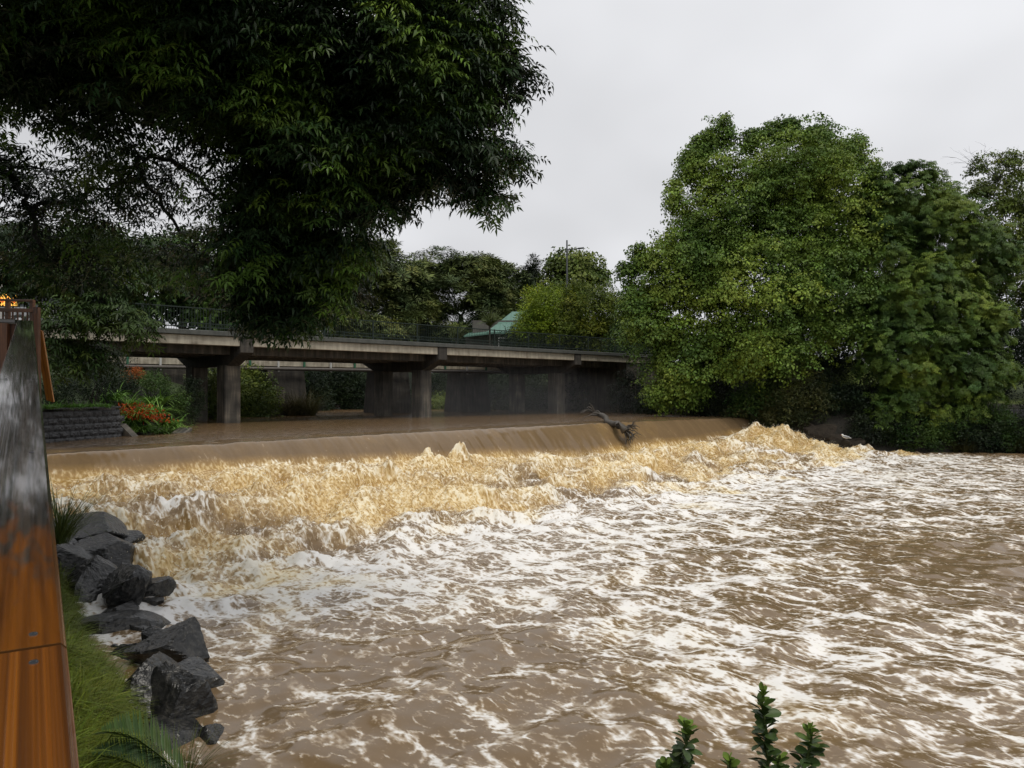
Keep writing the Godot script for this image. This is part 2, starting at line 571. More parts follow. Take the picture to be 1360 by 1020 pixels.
func build_ground() -> void:
	var xs := steps(-1500, 1500, 0.55, 4.0, 1.35)
	var ds := steps(-400, 2500, 0.55, 28.0, 1.35)
	var pts := PackedVector3Array()
	var colors := PackedColorArray()
	for x in xs:
		for d in ds:
			pts.append(Vector3(x, land(x, d), -d))
			var b := bank(x, d)
			var g := hills.get_noise_2d(x * 2.0 + 50, d * 2.0)
			var c := Color(.045, .035, .024).lerp(Color(.05, .075, .02), smoothstep(1.2, 3.0, b.x + g * 2.0))
			if b.y < 0.5 and x > 14: c = Color(.035, .028, .02).lerp(Color(.15, .21, .035), smoothstep(3.0, 4.0, b.x + g))
			colors.append(c)
	structure(put("ground", grid_mesh(pts, PackedVector2Array(), colors, xs.size(), ds.size()), W.ground), "earth and grass banks on both sides of the flooded river")

# ---- the foam on the running water, as colour and gloss; S0 and T0 are where a piece begins, in weir coordinates
const T0 := -1.0
const SPAN := 25.0

func cover(s: float, t: float) -> Vector2:
	# x: share of foam 0..1, y: how tan (aerated silt) and not white it is 0..1
	var t1 := sheet_length(s)
	var q := t - t1
	var wob := swell.get_noise_2d(s * 0.35 + 70, t * 0.35) + 0.5 * swell.get_noise_2d(s * 1.1 + 170, t * 1.1)
	var x := 0.0
	if q < -0.1: x = 0.06 * smoothstep(-0.2, 0.3, t) + 0.12 * smoothstep(-0.5, -0.1, q)
	else:
		var p := plan(s, t)
		x = 0.60 + 0.3 * swell.get_noise_2d(s * 0.75, t * 1.25) + 0.34 * roller(s, t) + 0.2 * churn.get_noise_2d(p.x, p.y)
	x = lerpf(x, 1.0, smoothstep(4.5, 8.0, q))
	x = lerpf(x, 0.74, smoothstep(8.0, 13.0, q))
	x += 0.4 * plume(s, t)
	x += 0.26 * wob * smoothstep(2.0, 7.0, q)
	# quiet brown water in the lee of the near bank, and under the far bank
	x *= lerpf(1.0, 0.66, smoothstep(9.0, 11.0, t + wob * 1.5) * (1.0 - smoothstep(0.0, 3.5, s + wob * 1.5 - (t - 10.0) * 0.18)))
	x *= 1.0 - 0.6 * exp(-pow((s - 12.5) / 3.5, 2) - pow((t - 18.5) / 3.0, 2))
	x *= 1.0 - 0.75 * smoothstep(39.0, 42.0, s - (t - 6.0) * 0.35 + wob)
	var tan_share := smoothstep(-0.35, 0.0, q) * (1.0 - smoothstep(4.0 + wob * 4.0, 8.0 + wob * 4.0, q))
	tan_share = clampf(tan_share * (0.8 + 0.6 * wob - 0.25 * maxf(roller(s, t), 0.0) * smoothstep(1.0, 3.0, q)) + 0.3 * maxf(wob - 0.1, 0.0) * (1.0 - tan_share), 0, 1)
	return Vector2(clampf(x, 0, 1), tan_share)

# grey bytes of ridged noise drawn out along the current; the same field in the world whatever the size of a texel (px metres)
func foam_noise(px: float, s0: float, w: int, h: int, freq: float, warp: float, stretch: float, octaves: int, at: int, ridged := true) -> PackedByteArray:
	var n := noise(FastNoiseLite.TYPE_SIMPLEX_SMOOTH, freq * px, octaves, at, ridged)
	n.fractal_gain = 0.5
	n.domain_warp_enabled = warp > 0
	n.domain_warp_type = FastNoiseLite.DOMAIN_WARP_SIMPLEX
	n.domain_warp_amplitude = warp / px
	n.domain_warp_frequency = freq * 0.45 * px
	n.domain_warp_fractal_octaves = 4
	n.offset = Vector3((s0 + 8.0) / px, 0, 0)
	var im := n.get_image(w, int(h / stretch), false, false, false)
	im.convert(Image.FORMAT_L8)
	im.resize(w, h, Image.INTERPOLATE_CUBIC)
	return im.get_data()

func foam_material(s0: float, slen: float, w: int, h: int) -> StandardMaterial3D:
	var px := slen / w
	var cov := Image.create(192, 192, false, Image.FORMAT_L8)
	var tan_im := Image.create(192, 192, false, Image.FORMAT_L8)
	for a in 192:
		for b in 192:
			var c := cover(s0 + (a + 0.5) / 192.0 * slen, T0 + (b + 0.5) / 192.0 * SPAN)
			cov.set_pixel(a, b, Color(c.x, c.x, c.x))
			tan_im.set_pixel(a, b, Color(c.y, c.y, c.y))
	cov.resize(w, h, Image.INTERPOLATE_CUBIC)
	tan_im.resize(w, h, Image.INTERPOLATE_CUBIC)
	var big := foam_noise(px, s0, w, h, 0.85, 0.7, 1.8, 2, 60)
	var small := foam_noise(px, s0, w, h, 2.8, 0.26, 1.5, 2, 61)
	var lace := foam_noise(px, s0, w, h, 6.0, 0.1, 1.4, 2, 63)
	var grit := foam_noise(px, s0, w, h, 9.0, 0.0, 1.2, 3, 62, false)
	var cd := cov.get_data()
	var td := tan_im.get_data()
	# colours: brown water -> thin foam -> thick foam, for white and for tan foam
	var lut := PackedInt32Array()
	lut.resize(16 * 256)
	for k in 16:
		var f := k / 15.0
		var water := Color(.18, .122, .066).lerp(Color(.38, .235, .075), f)
		var thin := Color(.36, .28, .19).lerp(Color(.60, .44, .20), f)
		var thick := Color(.78, .765, .735).lerp(Color(.84, .77, .58), f)
		for g in 256:
			var e := maxf(g - 48.0, 0) / 207.0
			var c := (water * lerpf(0.84, 1.0, minf(g / 48.0, 1.0))).lerp(thin, smoothstep(0.0, lerpf(0.3, 0.5, f), e)).lerp(thick, smoothstep(lerpf(0.15, 0.25, f), lerpf(0.85, 1.25, f), e)).linear_to_srgb()
			c.a = lerpf(0.14, 0.7, smoothstep(0.1, 0.6, e))
			lut[k * 256 + g] = c.to_abgr32()
	var out := PackedInt32Array()
	out.resize(w * h)
	for k in w * h:
		# ridges of the warped noise are threads of foam; they widen and join as the cover grows
		var bar := 248 - ((cd[k] * 120) >> 8)
		var a := big[k] - bar
		var b := small[k] - bar - 9
		var speck := grit[k] - 118
		var g := 48
		var silt := td[k] >> 4
		if a > 0 or b > 0:
			g += ((a * 9 * (24 - silt)) / 96 if a > 0 else 0) + (b * 2 if b > 0 else 0)
			g += ((speck + lace[k] - 165) * mini(g - 48, 120)) >> 7
		else:
			g += (a >> 2) + (speck >> 3)
			if lace[k] > bar + 32: g += (lace[k] - bar - 32) << 1
		# aerated water is froth all through
		g += silt * 3 + ((speck * silt) >> 4)
		g = 0 if g < 0 else g
		out[k] = lut[((td[k] >> 4) << 8) | (255 if g > 255 else g)]
	var t := ImageTexture.create_from_image(Image.create_from_data(w, h, false, Image.FORMAT_RGBA8, out.to_byte_array()))
	var m := plain(Color.WHITE, 1.0, 0.5)
	m.albedo_texture = t
	m.roughness_texture = t
	m.roughness_texture_channel = BaseMaterial3D.TEXTURE_CHANNEL_ALPHA
	m.texture_repeat = false
	return m

func water_point(s: float, t: float) -> Vector3:
	var p := plan(s, t)
	var y := level(s, t)
	var r := rough_at(s, t)
	var x := p.x
	var d := p.y
	if r > 0.004:
		var c := churn.get_noise_2d(x, d)
		var rows := swell.get_noise_2d(s * 0.75, t * 1.25)
		var l := absf(lump.get_noise_2d(x, d))
		var e := chop.get_noise_2d(s * 1.3, t * 0.7)
		var wild := smoothstep(0.09, 0.2, r)
		y += r * (rows * lerpf(1.6, 0.8, wild) + roller(s, t) * 0.85 * wild + c * lerpf(0.8, 0.55, wild) + (l - 0.2) * 0.4 * wild + e * lerpf(0.17, 0.2, wild) + lerpf(0.05, 0.16, wild) * fizz.get_noise_2d(x, d))
		p += FLOW * r * c * 0.25 + EAST * r * 0.15 * churn.get_noise_2d(x + 40, d)
	else:
		y += 0.012 * swell.get_noise_2d(x * 1.6, d * 1.6) + 0.006 * chop.get_noise_2d(x * 0.5, d * 0.5)
	if t > -0.4 and t < 2.0:
		# ribs in the falling sheet
		y += 0.03 * smoothstep(-0.4, 0.3, t) * (1.0 - smoothstep(1.0, 2.0, t)) * (swell.get_noise_2d(s * 3.0, t * 0.3) + 0.5 * swell.get_noise_2d(s * 11.0 - t * 2.0, 40.0 + t * 0.6)) + 0.02 * smoothstep(-1.0, -0.2, t) * swell.get_noise_2d(s * 1.3, 90.0)
	return Vector3(p.x, y, -p.y)

func build_water() -> void:
	var ts := PackedFloat32Array()
	var t := T0
	while t < T0 + SPAN:
		ts.append(t)
		t += 0.04 if t > -0.3 and t < 2.2 else (0.055 if t < 11 else 0.06)
	ts.append(T0 + SPAN)
	var pieces := [[-8.0, 25.0, 2048, 2048, 0.055], [17.0, 33.0, 1800, 1364, 0.1]]
	for k in 2:
		var s0: float = pieces[k][0]
		var slen: float = pieces[k][1]
		var nu := int(slen / pieces[k][4]) + 1
		var pts := PackedVector3Array()
		var uv := PackedVector2Array()
		for a in nu:
			var s := s0 + slen * a / (nu - 1)
			for tt in ts:
				pts.append(water_point(s, tt))
				uv.append(Vector2(a * 1.0 / (nu - 1), (tt - T0) / SPAN))
		var m := foam_material(s0, slen, pieces[k][2], pieces[k][3])
		m.normal_enabled = true
		structure(put("river_rapids", grid_mesh(pts, uv, PackedColorArray(), nu, ts.size()), water_relief(m)), ["foaming brown water of the rapids below the near end of the weir", "foaming brown water of the rapids below the far end of the weir"][k])
	# the pool above the weir
	var pts := PackedVector3Array()
	var us := steps(-40, 70, 0.3, 12.0, 1.2)
	var vs := PackedFloat32Array()
	t = T0
	while t > -95:
		vs.append(t)
		t -= 0.14 + 0.012 * -t
	for a in us:
		for tt in vs:
			pts.append(water_point(a, tt) - Vector3(0, 0.0 if tt == T0 else 0.0, 0))
	var m := plain(lin(.15, .095, .048), 0.12)
	tri_planar(m, 0.35)
	relief(m, grey(512, 0.012, 5, 77), 7.0)
	structure(put("river_pool", grid_mesh(pts, PackedVector2Array(), PackedColorArray(), us.size(), vs.size()), m), "smooth brown water of the pool above the weir")

func water_relief(m: StandardMaterial3D) -> StandardMaterial3D:
	m.normal_enabled = false
	m.heightmap_enabled = true
	m.heightmap_texture = m.albedo_texture
	m.heightmap_scale = 1.6
	m.metallic_specular = 0.36
	return m

func build_spray() -> void:
	var s := Shape.new()
	s.ball(Vector3.ZERO, Vector3.ONE, 4, 6)
	var m := plain(Color.WHITE, 0.6)
	m.vertex_color_use_as_albedo = true
	var at := []
	rng.seed = 501
	while at.size() < 15000:
		var q := Vector2(rng.randf_range(-1, 38), 0)
		q.y = sheet_length(q.x) + rng.randf_range(0.7, 6.5)
		var r := rough_at(q.x, q.y)
		if rng.randf() > r * 3: continue
		var n := churn.get_noise_2d(q.x * 2.0, q.y * 2.0 + 30)
		if n < 0.05 and rng.randf() < 0.85: continue
		var p := water_point(q.x, q.y)
		var h := absf(rng.randfn(0, 0.06)) * (1.0 + maxf(n, 0.0) * 2.0)
		p += Vector3(rng.randfn(0, .05), h, rng.randfn(0, .05))
		var size := rng.randf_range(0.004, 0.013) * (1.0 if h < 0.12 else 0.7)
		at.append(Transform3D(Basis.from_scale(Vector3(size, size * rng.randf_range(.8, 1.8), size)), p))
	var mm := MultiMesh.new()
	mm.transform_format = MultiMesh.TRANSFORM_3D
	mm.use_colors = true
	mm.mesh = s.mesh()
	mm.instance_count = at.size()
	for k in at.size():
		mm.set_instance_transform(k, at[k])
		mm.set_instance_color(k, Color(.85, .75, .52).lerp(Color(.86, .84, .78), rng.randf()))
	var o := MultiMeshInstance3D.new()
	o.name = numbered("spray")
	o.multimesh = mm
	o.material_override = m
	add_child(o)
	tag(o, "drops of spray thrown up along the foot of the weir", "spray", "", "stuff")

# ---------------------------------------------------------------- leaves and plants
func some_dir() -> Vector3:
	return Vector3(rng.randfn(), rng.randfn(), rng.randfn()).normalized()

func vary(c: Color, by := 0.25) -> Color:
	var k := 1.0 + rng.randf_range(-by, by)
	return Color(c.r * k * rng.randf_range(.9, 1.1), c.g * k, c.b * k * rng.randf_range(.85, 1.15))

func leaf_mesh(kind: String) -> ArrayMesh:
	if leaf_meshes.has(kind): return leaf_meshes[kind]
	rng.seed = hash(kind)
	var s := Shape.new()
	match kind:
		"pinnate":   # a twig with drooping compound leaves
			for k in 6:
				var a := TAU * k / 6.0 + rng.randf_range(-.4, .4)
				var p := Vector3(cos(a) * 0.03, -0.05 * k + 0.12, sin(a) * 0.03)
				var d := Vector3(cos(a), rng.randf_range(-.55, .7), sin(a)).normalized()
				var length := rng.randf_range(.2, .3)
				var pts := PackedVector3Array([p])
				s.tint = Color(.8, .8, .5)
				for q in 5:
					d = (d - Vector3(0, .13, 0)).normalized()
					p += d * length / 5
					pts.append(p)
				var side := d.cross(Vector3.UP).normalized()
				for q in range(1, 6):
					for w in [-1.0, 1.0]:
						var g := rng.randf_range(.75, 1.2)
						s.tint = Color(g, g, g)
						var dir: Vector3 = (side * w + d * rng.randf_range(.5, .9) - Vector3(0, rng.randf_range(-.2, .6), 0)).normalized()
						s.leaf(pts[q], dir, (Vector3.UP + some_dir() * 0.35).normalized(), rng.randf_range(.075, .13), rng.randf_range(.024, .036), .12)
				s.leaf(pts[5], (d - Vector3(0, .4, 0)).normalized(), (side.cross(d) + some_dir() * .2).normalized(), .12, .032)
		"broad":   # broad leaves held flat round the end of a branch
			for k in 20:
				var d := some_dir()
				d.y = absf(d.y) * 0.8 - 0.12
				var p := d * rng.randf_range(.12, .48)
				var g := rng.randf_range(.72, 1.25)
				s.tint = Color(g, g, g)
				var dir := (Vector3(d.x, rng.randf_range(-.7, .15), d.z) + some_dir() * 0.3).normalized()
				s.leaf(p, dir, (Vector3.UP + some_dir() * 0.5).normalized(), rng.randf_range(.16, .23), rng.randf_range(.13, .18), .2)
		"palmate":   # hands of drooping leaflets
			for k in 7:
				var d := some_dir()
				d.y = d.y * 0.4
				var p := d * rng.randf_range(.1, .42)
				var g := rng.randf_range(.75, 1.25)
				var spin := rng.randf() * TAU
				for q in 6:
					var a := spin + TAU * q / 6.0
					s.tint = Color(g, g, g) * rng.randf_range(.9, 1.1)
					s.leaf(p, Vector3(cos(a), rng.randf_range(-.75, -.2), sin(a)).normalized(), (Vector3.UP + Vector3(cos(a), 0, sin(a)) * .3).normalized(), rng.randf_range(.16, .24), .075, .2, .62)
		"fine":   # small leaves in a loose tuft
			for k in 30:
				var d := some_dir()
				var p := d * rng.randf_range(.08, .4) * Vector3(1, .6, 1)
				var g := rng.randf_range(.7, 1.3)
				s.tint = Color(g, g, g)
				s.leaf(p, (d + some_dir() * .5 + Vector3(0, .1, 0)).normalized(), (Vector3.UP + some_dir() * .6).normalized(), rng.randf_range(.1, .16), .05, .1)
		"needles":   # flat sprays of a podocarp or conifer
			for k in 22:
				var a := rng.randf() * TAU
				var d := Vector3(cos(a), rng.randf_range(-.1, .5), sin(a))
				var g := rng.randf_range(.65, 1.3)
				s.tint = Color(g, g, g)
				s.leaf(d * rng.randf_range(.05, .22), (d + some_dir() * .4).normalized(), (Vector3.UP + some_dir() * .5).normalized(), rng.randf_range(.18, .34), .055, .06)
		"turf":
			for k in 26:
				var a := rng.randf() * TAU
				var g := rng.randf_range(.5, 1.4)
				s.tint = Color(g * rng.randf_range(.85, 1.3), g, g * .8)
				if rng.randf() < .08: s.tint = Color(2.2, 1.7, 1.4) * g
				s.blade(Vector3(cos(a), 0, sin(a)) * rng.randf_range(0, .16), Vector3(cos(a) * .6, 1, sin(a) * .6) + some_dir() * .45, rng.randf_range(.14, .5), rng.randf_range(.007, .014), rng.randf_range(.6, 3.0))
		"strap":   # a fountain of strap leaves
			for k in 34:
				var a := rng.randf() * TAU
				var g := rng.randf_range(.65, 1.3)
				s.tint = Color(g, g, g)
				s.blade(Vector3(cos(a), 0, sin(a)) * rng.randf_range(0, .12), Vector3(cos(a) * rng.randf_range(.2, .9), 1, sin(a) * rng.randf_range(.2, .9)), rng.randf_range(.5, .95), .035, rng.randf_range(.9, 2.0), 5)
		"sedge":
			for k in 110:
				var a := rng.randf() * TAU
				var g := rng.randf_range(.55, 1.4)
				s.tint = Color(g * rng.randf_range(.95, 1.2), g, g * .9)
				s.blade(Vector3(cos(a), 0, sin(a)) * rng.randf_range(0, .1), Vector3(cos(a) * rng.randf_range(.1, .8), 1, sin(a) * rng.randf_range(.1, .8)), rng.randf_range(.7, 1.25), .009, rng.randf_range(.4, 1.6), 5)
		"sword":   # stiff flax leaves
			for k in 26:
				var a := rng.randf() * TAU
				var g := rng.randf_range(.6, 1.4)
				s.tint = Color(g, g, g)
				s.blade(Vector3(cos(a), 0, sin(a)) * rng.randf_range(0, .12), Vector3(cos(a) * rng.randf_range(.1, .75), 1, sin(a) * rng.randf_range(.1, .75)), rng.randf_range(.8, 1.7), .075, rng.randf_range(.1, .6), 5)
	leaf_meshes[kind] = s.mesh()
	return leaf_meshes[kind]

func scattered(parent: Node, called: String, mesh: Mesh, mat: Material, where: Array, tints: Array) -> MultiMeshInstance3D:
	var mm := MultiMesh.new()
	mm.transform_format = MultiMesh.TRANSFORM_3D
	mm.use_colors = true
	mm.mesh = mesh
	mm.instance_count = where.size()
	for k in where.size():
		mm.set_instance_transform(k, where[k])
		mm.set_instance_color(k, tints[k])
	var o := MultiMeshInstance3D.new()
	o.name = part_name(parent, called)
	o.multimesh = mm
	o.material_override = mat
	o.set_meta("kind", "stuff")
	parent.add_child(o, true)
	return o

# one lobe of a crown: [centre, radii]; clusters fill its outer shell, gaps open where the noise is low
func fill_lobes(lobes: Array, per_m2: float, size: Vector2, tints: Array, gaps: float, gap_size: float, upright: float, seed_at: int, inner := 0.45, clumps := 0) -> Array:
	rng.seed = seed_at
	var n := noise(FastNoiseLite.TYPE_SIMPLEX, 1.0 / gap_size, 3, seed_at)
	var hue := noise(FastNoiseLite.TYPE_SIMPLEX, 0.45 / gap_size, 2, seed_at + 9)
	var at := []
	var colors := []
	for l in lobes:
		var c: Vector3 = l[0]
		var r: Vector3 = l[1]
		var share: float = l[2] if l.size() > 2 else 1.0
		var area := 4.2 * (r.x * r.y + r.y * r.z + r.x * r.z)
		# boughs: smaller flattened clumps over the lobe, with shade between them
		var boughs := []
		for k in (0 if r.x < 1.2 else int(clumps * clampf(area / 60.0, 0.35, 1.6))):
			var d := some_dir()
			d.y = d.y * 0.9 + 0.1
			var e := rng.randf_range(.3, .5)
			boughs.append([c + d * r * rng.randf_range(.5, .88), Vector3(r.x * e, r.y * e * .62, r.z * e)])
		for k in int(area * per_m2 * share):
			var d := some_dir()
			var f := lerpf(inner, 1.0, pow(rng.randf(), 0.6)) * (1.0 + 0.28 * n.get_noise_3dv(c + d * 1.7))
			var p := c + d * r * f
			if boughs.size() and k % 3 > 0:
				var b: Array = boughs[rng.randi() % boughs.size()]
				p = b[0] + d * b[1] * lerpf(.3, 1.25, pow(rng.randf(), .8)) - Vector3(0, b[1].y * .3 * (d.x * d.x + d.z * d.z), 0)
			if clumps and k % 14 == 0: p = c + d * r * rng.randf_range(1.0, 1.16)
			if n.get_noise_3dv(p) < gaps + (l[3] if l.size() > 3 else 0.0): continue
			var y := (Vector3.UP * upright + d * 0.7 + some_dir() * 0.4).normalized()
			var x := y.cross(some_dir()).normalized()
			var e := rng.randf_range(size.x, size.y)
			at.append(Transform3D(Basis(x * e, y * e, x.cross(y) * e), p))
			var g := clampf(hue.get_noise_3dv(p) * 0.9 + 0.45 + rng.randf_range(-.25, .25), 0, 0.999) * (tints.size() - 1)
			colors.append(vary((tints[int(g)] as Color).lerp(tints[int(g) + 1], g - int(g)), 0.18))
	return [at, colors]

func bent(a: Vector3, b: Vector3, r0: float, r1: float, sag: float, joints := 6) -> Array:
	var pts := PackedVector3Array()
	var radii := PackedFloat32Array()
	var w := minf(a.distance_to(b) * 0.05, 0.6) * (0.35 if sag == 0.012 else 1.0)
	for k in joints + 1:
		var f := k * 1.0 / joints
		var p := a.lerp(b, f) + Vector3.UP * sag * sin(PI * f)
		if k > 0 and k < joints: p += some_dir() * w
		pts.append(p)
		radii.append(lerpf(r0, r1, pow(f, 0.8)))
	return [pts, radii]

# trunk from foot to fork, limbs to every lobe, twigs inside the lobes
func wood(parent: Node, foot: Vector3, fork: Vector3, girth: float, lobes: Array, seed_at: int, twigs := 5, mat: Material = null, bare: Array = []) -> void:
	rng.seed = seed_at
	var m: Material = mat if mat else W.bark
	var s := Shape.new()
	var tr := bent(foot - Vector3(0, 0.4, 0), fork, girth, girth * 0.62, 0.0, 7)
	tr[1][0] = girth * 1.5
	s.tube(tr[0], tr[1], 10)
	put("trunk", s.mesh(), m, parent)
	var b := Shape.new()
	# limbs run from the nearest point already reached, so that the crown branches out
	var order := lobes.duplicate()
	order.sort_custom(func(p, q): return (p[0] as Vector3).distance_squared_to(fork) < (q[0] as Vector3).distance_squared_to(fork))
	var reached := [[fork, girth * 0.55, 0.0], [tr[0][5], girth * 0.6, 0.0]]
	for l in order:
		var c: Vector3 = l[0]
		var r: Vector3 = l[1]
		var best := 1e9
		var from := fork
		var thick := girth * 0.5
		for q in reached:
			var e: float = c.distance_to(q[0]) + 0.35 * q[2]
			if e < best:
				best = e
				from = q[0]
				thick = q[1]
		var big := maxf(thick * 0.5, girth * 0.07)
		var li := bent(from, c, big * 1.25, big * 0.75, 0.06 * from.distance_to(c), 8)
		for q in [4, 8]: reached.append([li[0][q], li[1][q], (li[0][q] as Vector3).distance_to(fork)])
		big = minf(big, girth * 0.22)
		b.tube(li[0], li[1], 7)
		for k in twigs:
			var d := some_dir()
			d.y = absf(d.y) * 0.9 - 0.2
			var tw := bent(li[0][rng.randi_range(4, 8)], c + d * r * rng.randf_range(.6, .98), big * 0.45, big * 0.08, 0.15, 5)
			b.tube(tw[0], tw[1], 5)
			for q in 2:
				var t2 := bent(tw[0][rng.randi_range(2, 4)], tw[0][5] + some_dir() * r * 0.35, big * 0.16, big * 0.04, 0.05, 4)
				b.tube(t2[0], t2[1], 4)
	for l in bare:
		var tips: Vector3 = l
		var li := bent(lobes[0][0], tips, girth * 0.14, girth * 0.04, 0.3, 7)
		b.tube(li[0], li[1], 5)
		for k in 6:
			var tw := bent(li[0][rng.randi_range(3, 6)], tips + some_dir() * 0.9 + Vector3(0, .3, 0), girth * 0.04, girth * 0.012, 0.1, 5)
			b.tube(tw[0], tw[1], 4)
			for q in 2:
				var t2 := bent(tw[0][rng.randi_range(2, 4)], tw[0][5] + some_dir() * .6, girth * .02, girth * .008, .05, 4)
				b.tube(t2[0], t2[1], 4)
	put("limbs", b.mesh(), m, parent)

# o: label, category, group, kind of leaf, density, size, tints, gaps, gap_size, upright, girth, twigs
func tree(called: String, label: String, category: String, group: String, foot: Vector3, fork: Vector3, lobes: Array, o: Dictionary, seed_at: int) -> Node3D:
	var t := thing(called, label, category, foot, 0.0, group)
	var shifted := []
	for l in lobes:
		var e: Array = l.duplicate()
		e[0] = l[0] - foot
		shifted.append(e)
	var bare := []
	for b in o.get("bare", []): bare.append(b - foot)
	wood(t, Vector3.ZERO, fork - foot, o.get("girth", 0.3), shifted, seed_at, o.get("twigs", 5), o.get("bark", null), bare)
	var f := fill_lobes(shifted, o.density, o.size, o.tints, o.get("gaps", -0.25), o.get("gap_size", 1.6), o.get("upright", 0.7), seed_at + 1, o.get("inner", 0.45), o.get("clumps", 0))
	scattered(t, "crown", leaf_mesh(o.leaf), o.get("mat", W.leaf), f[0], f[1])
	return t

func shrub(called: String, label: String, category: String, group: String, at: Vector3, lobes: Array, o: Dictionary, seed_at: int) -> Node3D:
	var t := thing(called, label, category, at, 0.0, group)
	rng.seed = seed_at
	var s := Shape.new()
	for l in lobes:
		for k in 4:
			var st := bent(Vector3(rng.randf_range(-.15, .15), -0.3, rng.randf_range(-.15, .15)), l[0] + some_dir() * l[1] * 0.6, 0.045, 0.012, 0.1, 5)
			s.tube(st[0], st[1], 5)
	put("stem", s.mesh(), W.bark, t)
	var f := fill_lobes(lobes, o.density, o.size, o.tints, o.get("gaps", -0.5), o.get("gap_size", 0.8), o.get("upright", 0.6), seed_at + 1, o.get("inner", 0.3))
	scattered(t, "foliage", leaf_mesh(o.leaf), o.get("mat", W.leaf), f[0], f[1])
	return t

# one clump of blades per thing, its leaves in one mesh
func clump(called: String, label: String, category: String, group: String, kind: String, at: Vector3, size: float, tint: Color, count: int, spread: float, seed_at: int) -> Node3D:
	var t := thing(called, label, category, at, 0.0, group)
	rng.seed = seed_at
	var where := []
	var tints := []
	for k in count:
		var e := size * rng.randf_range(.75, 1.15)
		var p := Vector3(rng.randf_range(-1, 1), 0, rng.randf_range(-1, 1)) * spread
		where.append(Transform3D(Basis(Vector3.UP, rng.randf() * TAU).scaled(Vector3.ONE * e), p))
		tints.append(vary(tint, 0.2))
	scattered(t, "leaves", leaf_mesh(kind), W.blade, where, tints)
	return t

# ---------------------------------------------------------------- built things
const BRIDGE := Vector3(-12.29, 0, -35.6)
const ALONG := Vector3(0.724, 0, -0.69)
const ACROSS := Vector3(-0.69, 0, -0.724)

func span(s: float, w: float, y: float) -> Vector3:
	return BRIDGE + ALONG * s + ACROSS * w + Vector3(0, y, 0)

func railing(t: Node3D, w: float, from: float, to: float) -> void:
	var s := from
	var k := 0
	while s < to:
		var post := Shape.new()
		post.beam(span(s, w, 4.2), span(s, w, 5.24), 0.07, 0.07, 0.005, ALONG)
		put("railing_post", post.mesh(), W.rail_green, t)
		var p := Shape.new()
		var e := minf(s + 2.87, to)
		p.beam(span(s + .03, w, 5.2), span(e - .03, w, 5.2), 0.06, 0.05)
		p.beam(span(s + .03, w, 4.36), span(e - .03, w, 4.36), 0.05, 0.04)
		var q := s + 0.13
		while q < e - 0.05:
			p.beam(span(q, w, 4.38), span(q, w, 5.18), 0.018, 0.018, 0.003, ALONG)
			q += 0.128
		put("railing_panel", p.mesh(), W.rail_green, t)
		s += 2.87
		k += 1

func build_bridge() -> void:
	var t := thing("road_bridge", "concrete road bridge with green-grey railings crossing above the weir pool", "bridge")
	var from := -16.0
	var to := 34.0
	var s := Shape.new()
	s.prism(span(from, 0, 0), span(to, 0, 0), PackedVector2Array([Vector2(-7.5, 3.78), Vector2(-7.5, 4.02), Vector2(-0.2, 4.02), Vector2(-0.2, 3.78)]))
	put("deck", s.mesh(), W.dark_concrete, t)
	s = Shape.new()
	s.prism(span(from, 0, 0), span(to, 0, 0), PackedVector2Array([Vector2(-6.2, 4.024), Vector2(-6.2, 4.07), Vector2(-1.5, 4.07), Vector2(-1.5, 4.024)]))
	put("roadway", s.mesh(), W.asphalt, t)
	for w in [0.0, 7.7]:
		# pale edge beam in spans, with the dark kerb on it
		var inner := 0.28 if w == 0.0 else -0.28
		for k in 5:
			var a := from if k == 0 else -11.5 + 11.5 * (k - 1) + 11.5 - 11.5 + 0.31
			var b := to if k == 4 else -11.5 + 11.5 * k - 0.31
			var e := Shape.new()
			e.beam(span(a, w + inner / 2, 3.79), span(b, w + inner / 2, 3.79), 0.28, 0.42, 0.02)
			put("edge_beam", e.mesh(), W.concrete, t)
		var kb := Shape.new()
		kb.beam(span(from, w + inner * 0.35, 4.112), span(to, w + inner * 0.35, 4.112), 0.5, 0.22, 0.02)
		put("kerb", kb.mesh(), W.kerb, t)
	for w in [1.3, 3.0, 4.7, 6.4]:
		var g := Shape.new()
		g.beam(span(from, w, 3.5), span(to, w, 3.5), 0.5, 0.55, 0.02)
		put("girder", g.mesh(), W.dark_concrete, t)
	railing(t, 0.06, from, to)
	railing(t, 7.64, from, to)
	for k in 4:
		var c := -11.5 + 11.5 * k
		# hammerhead crosshead, its ends tapering under the deck edge
		var h := Shape.new()
		h.prism(span(c - 0.62 + 0.31, 0, 0), span(c + 0.31, 0, 0), PackedVector2Array([Vector2(-1.4, 2.72), Vector2(-6.3, 2.72), Vector2(-7.79, 3.3), Vector2(-7.79, 4.0), Vector2(0.09, 4.0), Vector2(0.09, 3.3)]))
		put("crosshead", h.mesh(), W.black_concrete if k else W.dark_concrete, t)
		for w in [1.9, 5.8]:
			var col := Shape.new()
			col.beam(span(c, w, -2.0), span(c, w, 2.75), 0.95, 0.8, 0.06, ALONG)
			put("column", col.mesh(), W.dark_concrete, t)
	var ab := Shape.new()
	ab.box(span(30.5, 3.85, 1.2), Vector3(4, 5.0, 7.4), Basis(ALONG, Vector3.UP, -ACROSS))
	put("abutment", ab.mesh(), W.dark_concrete, t)
	var ab2 := Shape.new()
	ab2.box(span(-15.5, 3.85, 1.6), Vector3(2, 4.2, 7.4), Basis(ALONG, Vector3.UP, -ACROSS))
	put("abutment", ab2.mesh(), W.dark_concrete, t)

